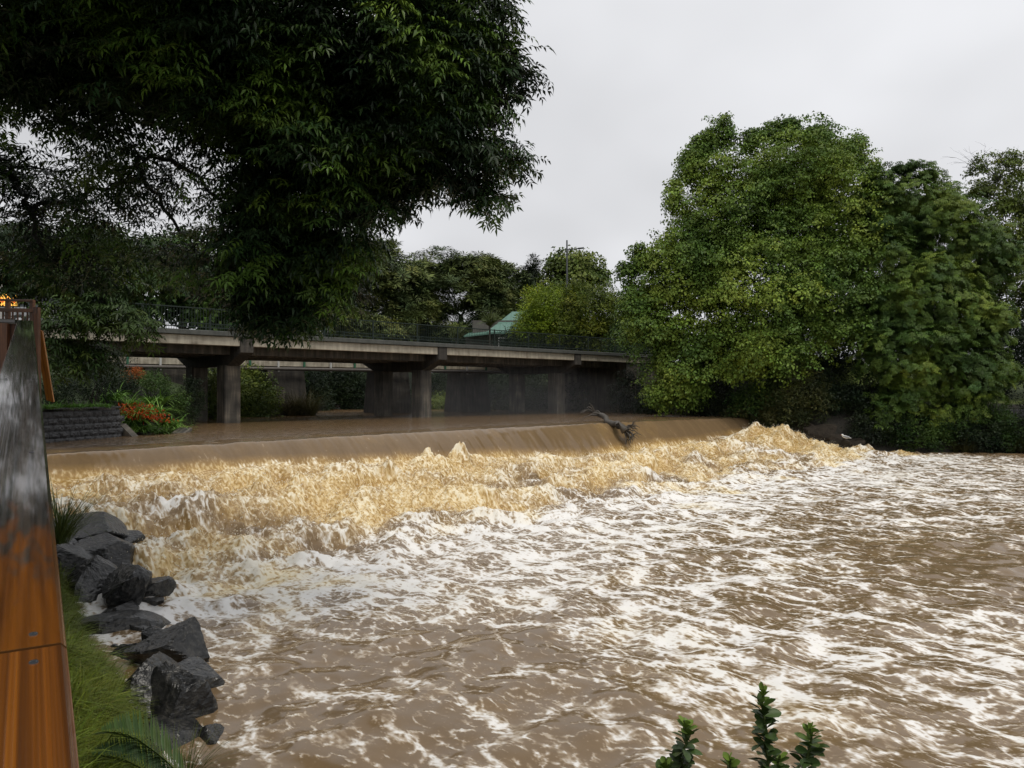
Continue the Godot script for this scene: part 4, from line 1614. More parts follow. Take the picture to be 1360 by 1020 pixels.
func foreground_tree() -> void:
	var lobes := [[Vector3(-0.91, 6.43, -10.35), Vector3(0.83, 0.67, 1.30)], [Vector3(-0.49, 6.07, -10.36), Vector3(0.43, 0.51, 0.80), 0.62, 0.14], [Vector3(-0.55, 5.41, -10.36), Vector3(0.59, 0.51, 1.00), 0.62, 0.14], [Vector3(-0.63, 4.70, -10.37), Vector3(0.53, 0.43, 0.90), 0.62, 0.14], [Vector3(-0.95, 4.61, -10.17), Vector3(0.55, 0.38, 1.00), 0.62, 0.14], [Vector3(-1.17, 5.41, -9.96), Vector3(0.93, 0.78, 1.40)],
		[Vector3(-1.56, 4.77, -9.97), Vector3(0.64, 0.64, 1.20)], [Vector3(-1.95, 5.77, -9.46), Vector3(1.11, 0.84, 1.50)], [Vector3(-2.44, 4.63, -9.97), Vector3(0.93, 0.88, 1.50)], [Vector3(-2.27, 3.87, -10.28), Vector3(0.68, 0.55, 1.10), 0.62, 0.14], [Vector3(-2.69, 3.24, -10.78), Vector3(0.58, 0.58, 1.00)], [Vector3(-3.11, 2.71, -10.79), Vector3(0.49, 0.42, 0.90)],
		[Vector3(-3.28, 3.45, -10.48), Vector3(0.72, 0.82, 1.30)], [Vector3(-3.16, 5.21, -9.46), Vector3(1.11, 0.84, 1.50)], [Vector3(-4.40, 5.63, -8.96), Vector3(1.58, 0.97, 1.80)], [Vector3(-5.63, 5.46, -8.96), Vector3(1.41, 0.75, 1.60)], [Vector3(-3.34, 4.27, -10.47), Vector3(0.46, 0.82, 1.10)],
		[Vector3(-3.54, 2.61, -10.79), Vector3(0.32, 0.32, 0.70)], [Vector3(-1.74, 4.19, -10.17), Vector3(0.40, 0.45, 0.70), 0.62, 0.14], [Vector3(-0.12, 6.67, -10.45), Vector3(0.25, 0.25, 0.50), 0.62, 0.14], [Vector3(-0.08, 5.65, -10.36), Vector3(0.24, 0.26, 0.50), 0.62, 0.14], [Vector3(-0.18, 4.72, -10.37), Vector3(0.28, 0.24, 0.50), 0.62, 0.14], [Vector3(-0.49, 4.30, -10.37), Vector3(0.22, 0.18, 0.40), 0.62, 0.14], [Vector3(-3.34, 5.55, -8.96), Vector3(1.23, 0.88, 1.60)]]
	for l in [[Vector3(0.12, 5.81, -10.36), Vector3(0.14, 0.14, 0.30)], [Vector3(0.08, 4.67, -10.37), Vector3(0.14, 0.12, 0.30)], [Vector3(-0.25, 4.16, -10.37), Vector3(0.14, 0.14, 0.30)], [Vector3(-0.56, 4.12, -10.37), Vector3(0.12, 0.14, 0.25)], [Vector3(-0.12, 6.20, -10.45), Vector3(0.16, 0.14, 0.30)], [Vector3(-1.35, 4.24, -10.17), Vector3(0.16, 0.24, 0.30)], [Vector3(-2.11, 3.36, -10.28), Vector3(0.18, 0.30, 0.30)], [Vector3(-2.43, 2.80, -10.59), Vector3(0.17, 0.35, 0.30)], [Vector3(-0.95, 4.34, -10.17), Vector3(0.16, 0.14, 0.30)]]:
		l.append(0.9)
		lobes.append(l)
	var open := [[Vector3(-6.97, 3.41, -11.48), Vector3(1.12, 0.34, 1.20)], [Vector3(-5.96, 4.54, -11.47), Vector3(0.90, 0.79, 1.20)], [Vector3(-4.95, 3.86, -11.48), Vector3(0.67, 0.79, 1.20)], [Vector3(-6.18, 3.52, -11.48), Vector3(1.24, 0.45, 1.00)], [Vector3(-7.42, 4.70, -11.47), Vector3(0.90, 0.51, 1.00)], [Vector3(-4.93, 4.73, -10.47), Vector3(1.23, 0.51, 1.20)], [Vector3(-4.01, 4.14, -10.77), Vector3(0.42, 0.84, 1.00)], [Vector3(-4.12, 3.08, -10.79), Vector3(0.53, 0.42, 1.00)], [Vector3(-7.27, 4.32, -11.97), Vector3(1.06, 0.59, 1.20)]]
	for l in open:
		l.append(0.2)
		lobes.append(l)
	# the rest of the crown, above and beside the picture
	for l in [[Vector3(-2.74, 8.15, -9.94), Vector3(3.23, 1.27, 2.60)], [Vector3(-5.76, 7.91, -9.44), Vector3(2.97, 1.30, 2.80)], [Vector3(-8.27, 5.55, -8.96), Vector3(2.02, 1.67, 2.60)], [Vector3(-4.20, 10.69, -9.91), Vector3(3.71, 1.96, 3.20)], [Vector3(-8.73, 9.39, -9.42), Vector3(2.41, 2.04, 3.00)], [Vector3(-10.22, 6.89, -9.45), Vector3(2.04, 2.04, 3.00)], [Vector3(-3.67, 6.19, -7.45), Vector3(1.91, 0.73, 1.80)], [Vector3(-1.23, 8.07, -10.44), Vector3(1.54, 1.03, 1.80)], [Vector3(-6.01, 5.75, -7.46), Vector3(1.17, 0.95, 1.60)]]:
		l.append(0.6)
		lobes.append(l)
	var t := tree("overhanging_tree", "big dark tree overhanging the river from the near bank with drooping compound leaves", "tree", "", Vector3(-9.5, land(-9.5, 9.0), -9.0), Vector3(-8.6, 4.6, -9.3), lobes,
		{"leaf": "pinnate", "density": 21.0, "size": Vector2(.8, 1.25), "tints": ASH, "gaps": -0.34, "gap_size": 0.55, "upright": 1.6, "girth": 0.42, "twigs": 4, "mat": W.wet_leaf, "inner": 0.2}, 1001)

func far_bank_trees() -> void:
	tree("tulip_tree", "largest tree on the far bank, broad mid-green crown reaching over the bridge end", "tree", "trees along the far bank", Vector3(17.0, land(17, 48.5), -48.5), Vector3(16.83, 5.29, -48.47),
		[[Vector3(17.36, 15.01, -47.87), Vector3(3.57, 3.19, 3.60)], [Vector3(13.09, 12.64, -47.39), Vector3(3.06, 3.53, 3.40)], [Vector3(20.96, 12.31, -48.40), Vector3(2.61, 4.17, 3.00)], [Vector3(17.00, 11.15, -46.91), Vector3(2.30, 2.30, 2.60)], [Vector3(10.48, 8.94, -46.93), Vector3(3.03, 2.48, 3.00)], [Vector3(14.39, 8.15, -45.94), Vector3(4.27, 3.37, 3.60)], [Vector3(19.20, 7.24, -46.95), Vector3(3.31, 3.58, 3.40)], [Vector3(8.64, 5.86, -46.96), Vector3(2.11, 2.66, 2.40)], [Vector3(11.00, 4.14, -46.48), Vector3(2.64, 2.73, 2.60)],
		[Vector3(14.93, 4.11, -45.98), Vector3(3.51, 2.34, 3.00)], [Vector3(9.27, 2.05, -46.50), Vector3(1.55, 1.64, 1.40)], [Vector3(11.73, 16.75, -47.85), Vector3(0.66, 1.03, 0.80)], [Vector3(15.01, 17.08, -47.85), Vector3(0.75, 0.75, 0.80)], [Vector3(20.39, 16.48, -48.36), Vector3(0.66, 0.95, 0.90)], [Vector3(9.88, 13.35, -46.89), Vector3(0.64, 0.92, 0.80)], [Vector3(12.43, 17.22, -47.85), Vector3(0.56, 1.31, 0.70)], [Vector3(13.37, 17.69, -47.84), Vector3(0.52, 1.13, 0.60)], [Vector3(21.57, 16.43, -48.36), Vector3(0.85, 1.33, 1.00)], [Vector3(11.05, 15.43, -47.37), Vector3(0.84, 1.30, 1.00)], [Vector3(16.89, 17.55, -47.85), Vector3(1.22, 0.75, 1.20)], [Vector3(19.00, 17.36, -47.85), Vector3(0.94, 0.75, 1.00)], [Vector3(22.66, 14.77, -48.37), Vector3(0.57, 1.33, 0.80)], [Vector3(7.26, 7.01, -46.95), Vector3(0.74, 1.19, 0.90)], [Vector3(6.98, 8.85, -46.93), Vector3(0.55, 0.64, 0.60)], [Vector3(7.81, 9.54, -46.92), Vector3(0.74, 0.83, 0.80)], [Vector3(10.91, 1.50, -46.50), Vector3(1.09, 1.09, 1.00)]],
		{"leaf": "broad", "density": 13.0, "size": Vector2(.55, .95), "tints": TULIP, "clumps": 14, "gaps": -0.35, "gap_size": 2.4, "upright": 0.8, "inner": 0.25, "girth": .5, "twigs": 6}, 1101)
	tree("chestnut_tree", "darker tree beside the largest one, with big drooping hand-shaped leaves", "tree", "trees along the far bank", Vector3(24.2, land(24.2, 47.5), -47.5), Vector3(24.42, 5.68, -47.46),
		[[Vector3(24.14, 12.88, -47.39), Vector3(2.60, 2.51, 2.80)], [Vector3(26.47, 11.02, -47.41), Vector3(2.69, 2.88, 3.00)], [Vector3(22.88, 9.31, -46.93), Vector3(2.21, 3.22, 2.60)], [Vector3(22.90, 13.00, -47.89), Vector3(1.41, 2.35, 2.00)], [Vector3(24.61, 6.92, -46.15), Vector3(3.16, 2.80, 3.00)], [Vector3(27.19, 5.42, -45.56), Vector3(2.14, 1.78, 2.20)], [Vector3(23.80, 3.72, -45.48), Vector3(3.47, 2.31, 2.80)], [Vector3(26.91, 2.39, -45.49), Vector3(2.40, 2.05, 2.40)], [Vector3(29.70, 9.64, -48.92), Vector3(2.11, 2.87, 2.60)], [Vector3(22.73, 5.59, -46.46), Vector3(2.27, 2.27, 2.60)], [Vector3(22.91, 1.28, -45.50), Vector3(1.78, 1.42, 1.60)], [Vector3(28.50, 5.70, -45.16), Vector3(0.88, 0.71, 1.00)], [Vector3(25.18, 0.17, -45.22), Vector3(1.15, 0.97, 1.00)], [Vector3(21.64, 0.27, -45.01), Vector3(0.88, 1.14, 0.90)], [Vector3(26.77, 0.27, -44.91), Vector3(0.97, 1.05, 0.90)], [Vector3(24.84, 14.87, -47.37), Vector3(1.58, 0.74, 1.40)], [Vector3(26.70, 13.48, -47.39), Vector3(1.11, 1.11, 1.20)]],
		{"leaf": "palmate", "density": 12.0, "size": Vector2(.6, .95), "tints": CHESTNUT, "clumps": 13, "gaps": -0.4, "gap_size": 2.0, "upright": 0.6, "inner": 0.25, "girth": .38, "twigs": 6}, 1102)
	tree("open_tree", "tall thin-crowned tree at the picture edge with bare twigs on top", "tree", "trees along the far bank", Vector3(34, land(34, 54), -54), Vector3(33.89, 7.83, -53.94),
		[[Vector3(34.05, 16.28, -53.86), Vector3(1.79, 2.11, 2.00)], [Vector3(34.84, 13.11, -53.89), Vector3(2.53, 2.43, 2.40)], [Vector3(33.26, 10.74, -53.91), Vector3(2.01, 1.79, 2.00)], [Vector3(35.14, 9.34, -53.43), Vector3(2.20, 2.51, 2.20)], [Vector3(37.21, 13.11, -53.89), Vector3(1.79, 3.70, 2.40)], [Vector3(36.78, 6.68, -52.95), Vector3(2.07, 2.59, 2.40)], [Vector3(33.37, 6.47, -53.45), Vector3(1.15, 2.09, 1.40)]],
		{"leaf": "broad", "density": 9.0, "size": Vector2(.55, .95), "inner": 0.3, "clumps": 10, "tints": [Color(.07, .09, .02), Color(.10, .14, .025), Color(.16, .20, .03)], "gaps": -0.16, "gap_size": 1.5, "upright": 0.8, "girth": .34, "twigs": 6, "bare": [Vector3(31.57, 17.23, -53.85), Vector3(32.52, 17.97, -53.84), Vector3(35.47, 17.76, -53.84), Vector3(36.69, 17.07, -53.85)]}, 1103)
	tree("dark_tree", "dark tree low behind the open one at the picture edge", "tree", "trees along the far bank", Vector3(31.8, land(31.8, 50), -50), Vector3(32.26, 3.45, -49.98),
		[[Vector3(32.50, 4.68, -49.97), Vector3(2.05, 2.15, 2.20)], [Vector3(34.95, 3.94, -49.98), Vector3(2.44, 2.93, 2.60)], [Vector3(31.45, 2.47, -49.49), Vector3(1.16, 1.26, 1.40)]], {"leaf": "fine", "density": 7.0, "size": Vector2(1.0, 1.6), "tints": DARK, "gaps": -0.25, "girth": .22}, 1104)
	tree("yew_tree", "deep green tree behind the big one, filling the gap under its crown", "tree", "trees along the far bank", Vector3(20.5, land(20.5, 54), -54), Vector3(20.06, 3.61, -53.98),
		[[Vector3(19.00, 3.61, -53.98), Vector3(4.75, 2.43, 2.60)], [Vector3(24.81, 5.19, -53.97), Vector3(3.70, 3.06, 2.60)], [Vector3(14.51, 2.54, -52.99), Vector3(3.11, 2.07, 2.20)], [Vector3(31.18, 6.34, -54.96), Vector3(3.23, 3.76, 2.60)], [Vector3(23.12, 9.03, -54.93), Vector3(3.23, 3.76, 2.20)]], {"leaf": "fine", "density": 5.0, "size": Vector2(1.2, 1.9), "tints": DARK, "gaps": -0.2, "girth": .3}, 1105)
	# undergrowth on the far bank, tree shade put into its darker leaf colours
	var spots := [[960, 525, 46, 28, 47.5], [1010, 520, 40, 34, 46.5], [1060, 515, 42, 36, 46], [1125, 528, 40, 22, 46.4], [1165, 560, 40, 34, 45.2], [1212, 568, 36, 28, 45], [930, 540, 34, 16, 49], [1100, 515, 32, 24, 47], [1150, 522, 36, 20, 47], [1260, 560, 26, 30, 45.4], [1040, 548, 36, 18, 46], [880, 530, 34, 24, 52], [840, 520, 30, 34, 54], [1345, 575, 40, 26, 44.9], [985, 548, 26, 14, 47], [1300, 570, 34, 30, 44.9], [1375, 560, 40, 40, 45], [1310, 545, 30, 16, 45.2]]
	var say := ["at the right end of the weir pool", "under the left of the largest tree", "under the middle of the largest tree", "above the gull", "between the gull and the flax", "left of the flax clump", "low at the pool's edge under hanging branches", "behind the shrub above the gull", "below the white parked car", "right of the flax clump", "above the hump of white water", "in the dark beyond the last bridge pier", "hard against the bridge abutment", "at the foot of the dark wall by the picture edge", "lowest one above the far end of the weir", "before the left half of the dark lawn wall", "cut by the picture edge at the water", "hanging over the dark lawn wall"]
	for k in spots.size():
		var q: Array = spots[k]
		var px: float = q[0]
		var c := Vector3((px - 680) / 1023.0 * q[4], 1.5 + (520.0 - q[1]) / 1023.0 * q[4], -q[4])
		var r := Vector3(q[2] * q[4] / 1023.0, q[3] * q[4] / 1023.0, 1.3)
		var foot := Vector3(c.x, land(c.x, q[4]), c.z)
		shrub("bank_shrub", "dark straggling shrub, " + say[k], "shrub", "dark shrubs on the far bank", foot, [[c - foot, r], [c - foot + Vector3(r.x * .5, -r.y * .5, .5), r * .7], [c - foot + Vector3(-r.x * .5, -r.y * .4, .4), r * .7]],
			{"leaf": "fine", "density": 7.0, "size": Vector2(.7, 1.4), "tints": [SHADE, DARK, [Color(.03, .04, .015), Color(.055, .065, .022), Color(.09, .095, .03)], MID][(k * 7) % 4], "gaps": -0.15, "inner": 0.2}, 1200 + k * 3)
	clump("flax", "grey-green flax with stiff upright leaves on the far bank", "flax", "", "sword", Vector3(25.3, land(25.3, 45.0) - .05, -45.0), 1.1, Color(.06, .075, .045), 3, .35, 1301)
	for k in 3:
		var x: float = [26.0, 28.8, 29.6][k]
		clump("reed_clump", ["brown-green reeds at the water right of the flax", "reeds at the water before the dark wall", "last reeds before the picture edge, at the water"][k], "reeds", "reeds along the far bank", "sedge", Vector3(x, land(x, 44.5) - .1, -44.5), 1.25, Color(.05, .055, .02), 9, .7, 1310 + k)
	# wall at the edge of the lawn
	var w := thing("lawn_wall", "low black retaining wall below the lawn on the far bank", "retaining wall")
	rng.seed = 33
	for row in 3:
		for k in 13:
			var s := Shape.new()
			s.beam(Vector3(26.8 + k * .9 + (.45 if row % 2 else 0.0) + .006, -1.2 + row * .66, -45.35 - .03 * row), Vector3(27.7 + k * .9 + (.45 if row % 2 else 0.0) - .006, -1.2 + row * .66, -45.35 - .03 * row), .5, .65, .03)
			put("block", s.mesh(), W.block, w)

func distant_trees() -> void:
	var far := "trees beyond the bridge"
	var tot := {"leaf": "needles", "density": 4.2, "size": Vector2(1.5, 2.6), "tints": TOTARA, "clumps": 9, "gaps": -0.4, "gap_size": 2.4, "upright": 1.4, "girth": .45, "twigs": 5, "mat": W.needle}
	tree("podocarp_tree", "tall dark spreading tree just right of the overhanging foliage", "tree", far, Vector3(-14.78, 5.19, -83.97), Vector3(-14.37, 9.71, -83.92),
		[[Vector3(-14.78, 16.69, -83.86), Vector3(2.46, 1.48, 3.00)], [Vector3(-16.83, 15.05, -83.87), Vector3(3.28, 2.13, 3.40)], [Vector3(-12.83, 13.52, -81.89), Vector3(3.61, 2.40, 3.60)], [Vector3(-16.83, 11.12, -81.91), Vector3(4.01, 2.73, 3.60)], [Vector3(-11.62, 10.32, -81.92), Vector3(3.21, 2.40, 3.20)], [Vector3(-18.77, 8.54, -79.94), Vector3(3.91, 2.35, 3.20)], [Vector3(-13.51, 7.68, -78.94), Vector3(3.86, 1.54, 2.60)], [Vector3(-20.18, 14.11, -85.88), Vector3(3.36, 3.36, 3.00)]], tot, 1401)
	tree("podocarp_tree", "dark tree with sky gaps through its fork, behind the bridge railing", "tree", far, Vector3(-5.33, 5.11, -87.97), Vector3(-5.85, 10.10, -87.92),
		[[Vector3(-8.60, 15.95, -87.86), Vector3(3.10, 1.72, 3.00)], [Vector3(-4.99, 15.61, -87.87), Vector3(3.27, 1.55, 3.00)], [Vector3(-10.32, 13.11, -87.89), Vector3(2.58, 2.24, 3.00)], [Vector3(-6.38, 13.58, -86.89), Vector3(3.40, 1.36, 3.00)], [Vector3(-2.58, 13.11, -87.89), Vector3(2.41, 2.24, 3.00)], [Vector3(-9.35, 9.58, -86.93), Vector3(2.38, 2.04, 2.60)], [Vector3(-2.55, 10.00, -86.92), Vector3(2.21, 2.04, 2.60)], [Vector3(-6.65, 7.73, -84.94), Vector3(3.82, 1.16, 2.60)], [Vector3(-11.77, 12.01, -85.90), Vector3(2.86, 2.19, 2.80)], [Vector3(-3.52, 16.02, -89.86), Vector3(2.11, 1.23, 2.40)], [Vector3(-7.74, 11.39, -87.91), Vector3(2.24, 1.20, 2.60)], [Vector3(-4.47, 11.82, -87.90), Vector3(1.72, 1.20, 2.60)]], tot, 1402)
	tree("podocarp_tree", "dark rounded tree left of the narrow conifer", "tree", far, Vector3(-0.72, 6.00, -91.96), Vector3(-1.08, 11.39, -91.91),
		[[Vector3(-1.80, 15.35, -91.87), Vector3(2.52, 1.44, 2.80)], [Vector3(0.36, 13.73, -91.88), Vector3(1.98, 1.98, 2.60)], [Vector3(-2.22, 12.62, -90.90), Vector3(2.49, 2.31, 2.80)], [Vector3(0.00, 10.39, -90.92), Vector3(2.13, 2.31, 2.60)]], tot, 1403)
	tree("conifer", "narrow black conifer between the dark trees and the pale one", "tree", far, Vector3(2.63, 6.66, -95.95), Vector3(2.63, 12.76, -95.89),
		[[Vector3(2.63, 17.26, -95.85), Vector3(0.66, 1.22, 0.80)], [Vector3(2.44, 15.76, -95.87), Vector3(1.13, 1.31, 1.20)], [Vector3(2.82, 14.17, -95.88), Vector3(1.31, 1.41, 1.50)], [Vector3(2.44, 12.29, -95.90), Vector3(1.41, 1.69, 1.60)], [Vector3(1.88, 16.33, -95.86), Vector3(0.56, 0.75, 0.60)]], {"leaf": "needles", "density": 5.0, "size": Vector2(1.2, 2.2), "tints": SHADE, "gaps": -0.35, "upright": .9, "girth": .3, "mat": W.needle}, 1404)
	tree("pale_tree", "pale yellow-green tree behind the street lamp", "tree", far, Vector3(7.05, 7.09, -87.95), Vector3(7.05, 11.82, -87.90),
		[[Vector3(6.02, 16.29, -87.86), Vector3(2.24, 1.46, 2.40)], [Vector3(8.43, 15.95, -87.86), Vector3(2.06, 1.38, 2.40)], [Vector3(4.73, 14.23, -87.88), Vector3(1.38, 1.89, 2.00)], [Vector3(7.23, 13.83, -86.88), Vector3(3.06, 2.04, 2.60)], [Vector3(9.89, 14.57, -87.88), Vector3(1.20, 1.03, 1.60)], [Vector3(5.27, 12.56, -86.90), Vector3(1.70, 1.19, 2.00)]], {"leaf": "broad", "density": 2.6, "size": Vector2(1.4, 2.2), "tints": LIGHT, "gaps": -0.2, "gap_size": 2.2, "girth": .35}, 1405)
	tree("lime_bush_tree", "rounded lime-green bushy tree beside the green roof", "tree", far, Vector3(3.55, 4.08, -65.98), Vector3(3.55, 6.66, -65.95),
		[[Vector3(3.10, 8.47, -65.94), Vector3(2.19, 1.94, 2.80)], [Vector3(2.06, 7.31, -65.95), Vector3(1.81, 1.68, 2.20)], [Vector3(4.16, 7.58, -65.44), Vector3(2.18, 2.05, 2.60)]], {"leaf": "fine", "density": 5.5, "size": Vector2(1.1, 1.9), "tints": LIME, "clumps": 10, "gaps": -0.5, "girth": .22}, 1406)
	tree("lime_bush_tree", "taller olive-green bushy tree left of the largest tree", "tree", far, Vector3(7.01, 3.88, -63.98), Vector3(6.88, 6.50, -63.95),
		[[Vector3(6.38, 8.51, -63.93), Vector3(2.63, 2.00, 2.80)], [Vector3(8.26, 7.76, -63.94), Vector3(1.88, 2.13, 2.40)], [Vector3(5.59, 6.78, -63.45), Vector3(2.23, 1.74, 2.40)], [Vector3(8.31, 5.81, -62.96), Vector3(1.85, 1.48, 2.00)]], {"leaf": "fine", "density": 5.5, "size": Vector2(1.1, 1.9), "tints": [Color(.06, .09, .014), Color(.11, .15, .018), Color(.20, .22, .025)], "clumps": 10, "gaps": -0.5, "girth": .25}, 1407)
	for k in 2:
		var px: float = [650.0, 606.0][k]
		var top: float = [428.0, 448.0][k]
		var foot := Vector3((px - 680) / 1023.0 * 68.0, 3.2, -68)
		var t := thing("cabbage_palm", ["small cabbage palm in front of the green roof", "spiky low cabbage palm left of the green roof"][k], "palm", foot, 0, far)
		var s := Shape.new()
		var h: float = 1.5 + (520 - top) / 1023.0 * 68.0 - 3.2
		s.tube(PackedVector3Array([Vector3.ZERO, Vector3(.05, h * .5, 0), Vector3(0, h, 0)]), PackedFloat32Array([.14, .1, .08]), 7)
		put("trunk", s.mesh(), W.bark, t)
		rng.seed = 1500 + k
		var where := []
		var tints := []
		for q in 7:
			where.append(Transform3D(Basis(some_dir(), rng.randf() * 1.2).scaled(Vector3.ONE * rng.randf_range(.8, 1.1)), Vector3(0, h - .1, 0) + some_dir() * .35))
			tints.append(vary(Color(.10, .13, .04)))
		scattered(t, "leaves", leaf_mesh("sword"), W.blade, where, tints)
	# greenery behind the left half of the bridge
	var b := {"leaf": "broad", "density": 3.4, "size": Vector2(1.2, 1.9), "tints": MID, "gaps": -0.25, "gap_size": 1.8, "girth": .3}
	tree("street_tree", "green street tree behind the bridge, furthest left", "tree", far, Vector3(-30.30, 5.41, -49.96), Vector3(-29.81, 7.85, -49.94), [[Vector3(-32.26, 10.05, -49.92), Vector3(3.42, 2.15, 3.00)], [Vector3(-28.84, 8.10, -49.94), Vector3(2.93, 1.96, 2.80)], [Vector3(-36.17, 8.83, -49.93), Vector3(3.42, 2.93, 3.00)], [Vector3(-27.42, 10.47, -50.91), Vector3(2.49, 1.99, 2.60)]], b, 1411)
	tree("street_tree", "green street tree behind the bridge with a thick leaning trunk", "tree", far, Vector3(-22.21, 5.57, -51.96), Vector3(-22.37, 8.11, -51.94), [[Vector3(-24.91, 8.36, -51.94), Vector3(3.05, 2.24, 2.80)], [Vector3(-21.09, 8.11, -51.94), Vector3(3.05, 2.24, 2.80)], [Vector3(-23.31, 10.31, -52.92), Vector3(3.11, 2.07, 2.80)], [Vector3(-19.32, 6.84, -51.95), Vector3(2.03, 1.32, 2.00)]], b, 1412)
	tree("street_tree", "green street tree behind the bridge under the drooping branches", "tree", far, Vector3(-16.97, 5.33, -55.97), Vector3(-17.24, 8.07, -55.94), [[Vector3(-19.16, 8.62, -55.93), Vector3(2.74, 2.41, 2.80)], [Vector3(-15.60, 8.34, -55.94), Vector3(2.74, 2.74, 2.80)], [Vector3(-16.67, 6.61, -54.95), Vector3(3.23, 1.40, 2.40)], [Vector3(-15.25, 11.47, -59.91), Vector3(2.93, 2.35, 2.60)]], b, 1413)
	# bushes on the banks of the pool, seen below the bridge
	var low := [[332, 522, 36, 36, 47, 2], [400, 520, 40, 36, 62, 0], [455, 510, 46, 40, 66, 0], [500, 520, 40, 30, 68, 0], [585, 520, 40, 34, 72, 0], [590, 535, 26, 12, 66, 2], [650, 515, 40, 36, 64, 0], [700, 520, 40, 36, 64, 0], [760, 520, 40, 36, 62, 0], [800, 510, 40, 50, 60, 0], [282, 515, 22, 34, 43, 2], [350, 490, 50, 20, 60, 1], [420, 492, 50, 20, 70, 0], [790, 455, 60, 24, 66, 0], [470, 450, 60, 22, 82, 1], [570, 450, 60, 24, 84, 0], [705, 450, 40, 22, 72, 0], [628, 438, 36, 26, 86, 0], [850, 450, 40, 40, 60, 1]]
	var tone := ["dark", "green", "bright"]
	var where_is := ["right of the nearest column", "behind the first old pier", "between the first and second old piers", "left of the second old pier", "between the second and third old piers", "low by the water beside the second old pier", "behind the third old pier", "left of the third pair of columns", "in the last dark span", "at the end of the bridge", "between the nearest two columns", "high behind the pipe right of the nearest column", "high behind the pipe near the second old pier", "under the olive bushy tree", "at the foot of the tall podocarp", "at the foot of the forked podocarp", "under the lime tree", "filling the gap behind the cabbage palms", "behind the largest tree's left edge"]
	for k in low.size():
		var q: Array = low[k]
		var px: float = q[0]
		var c := Vector3((px - 680) / 1023.0 * q[4], 1.5 + (520.0 - q[1]) / 1023.0 * q[4], -q[4])
		var r := Vector3(q[2] * q[4] / 1023.0, q[3] * q[4] / 1023.0, 2.0)
		var foot := Vector3(c.x, minf(land(c.x, q[4]), c.y), c.z)
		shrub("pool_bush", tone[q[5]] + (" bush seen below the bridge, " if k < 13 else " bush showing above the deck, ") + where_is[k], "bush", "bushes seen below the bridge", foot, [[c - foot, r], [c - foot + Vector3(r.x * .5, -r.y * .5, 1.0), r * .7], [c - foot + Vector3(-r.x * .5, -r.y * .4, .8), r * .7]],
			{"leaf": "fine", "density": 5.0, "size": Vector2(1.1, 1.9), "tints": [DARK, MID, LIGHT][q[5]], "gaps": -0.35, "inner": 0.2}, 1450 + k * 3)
	clump("pier_grass", "tall dry grass growing against the first old pier", "grass", "", "sedge", Vector3(-13.15, -0.06, -48.42), 2.2, Color(.09, .085, .035), 9, .7, 1490)

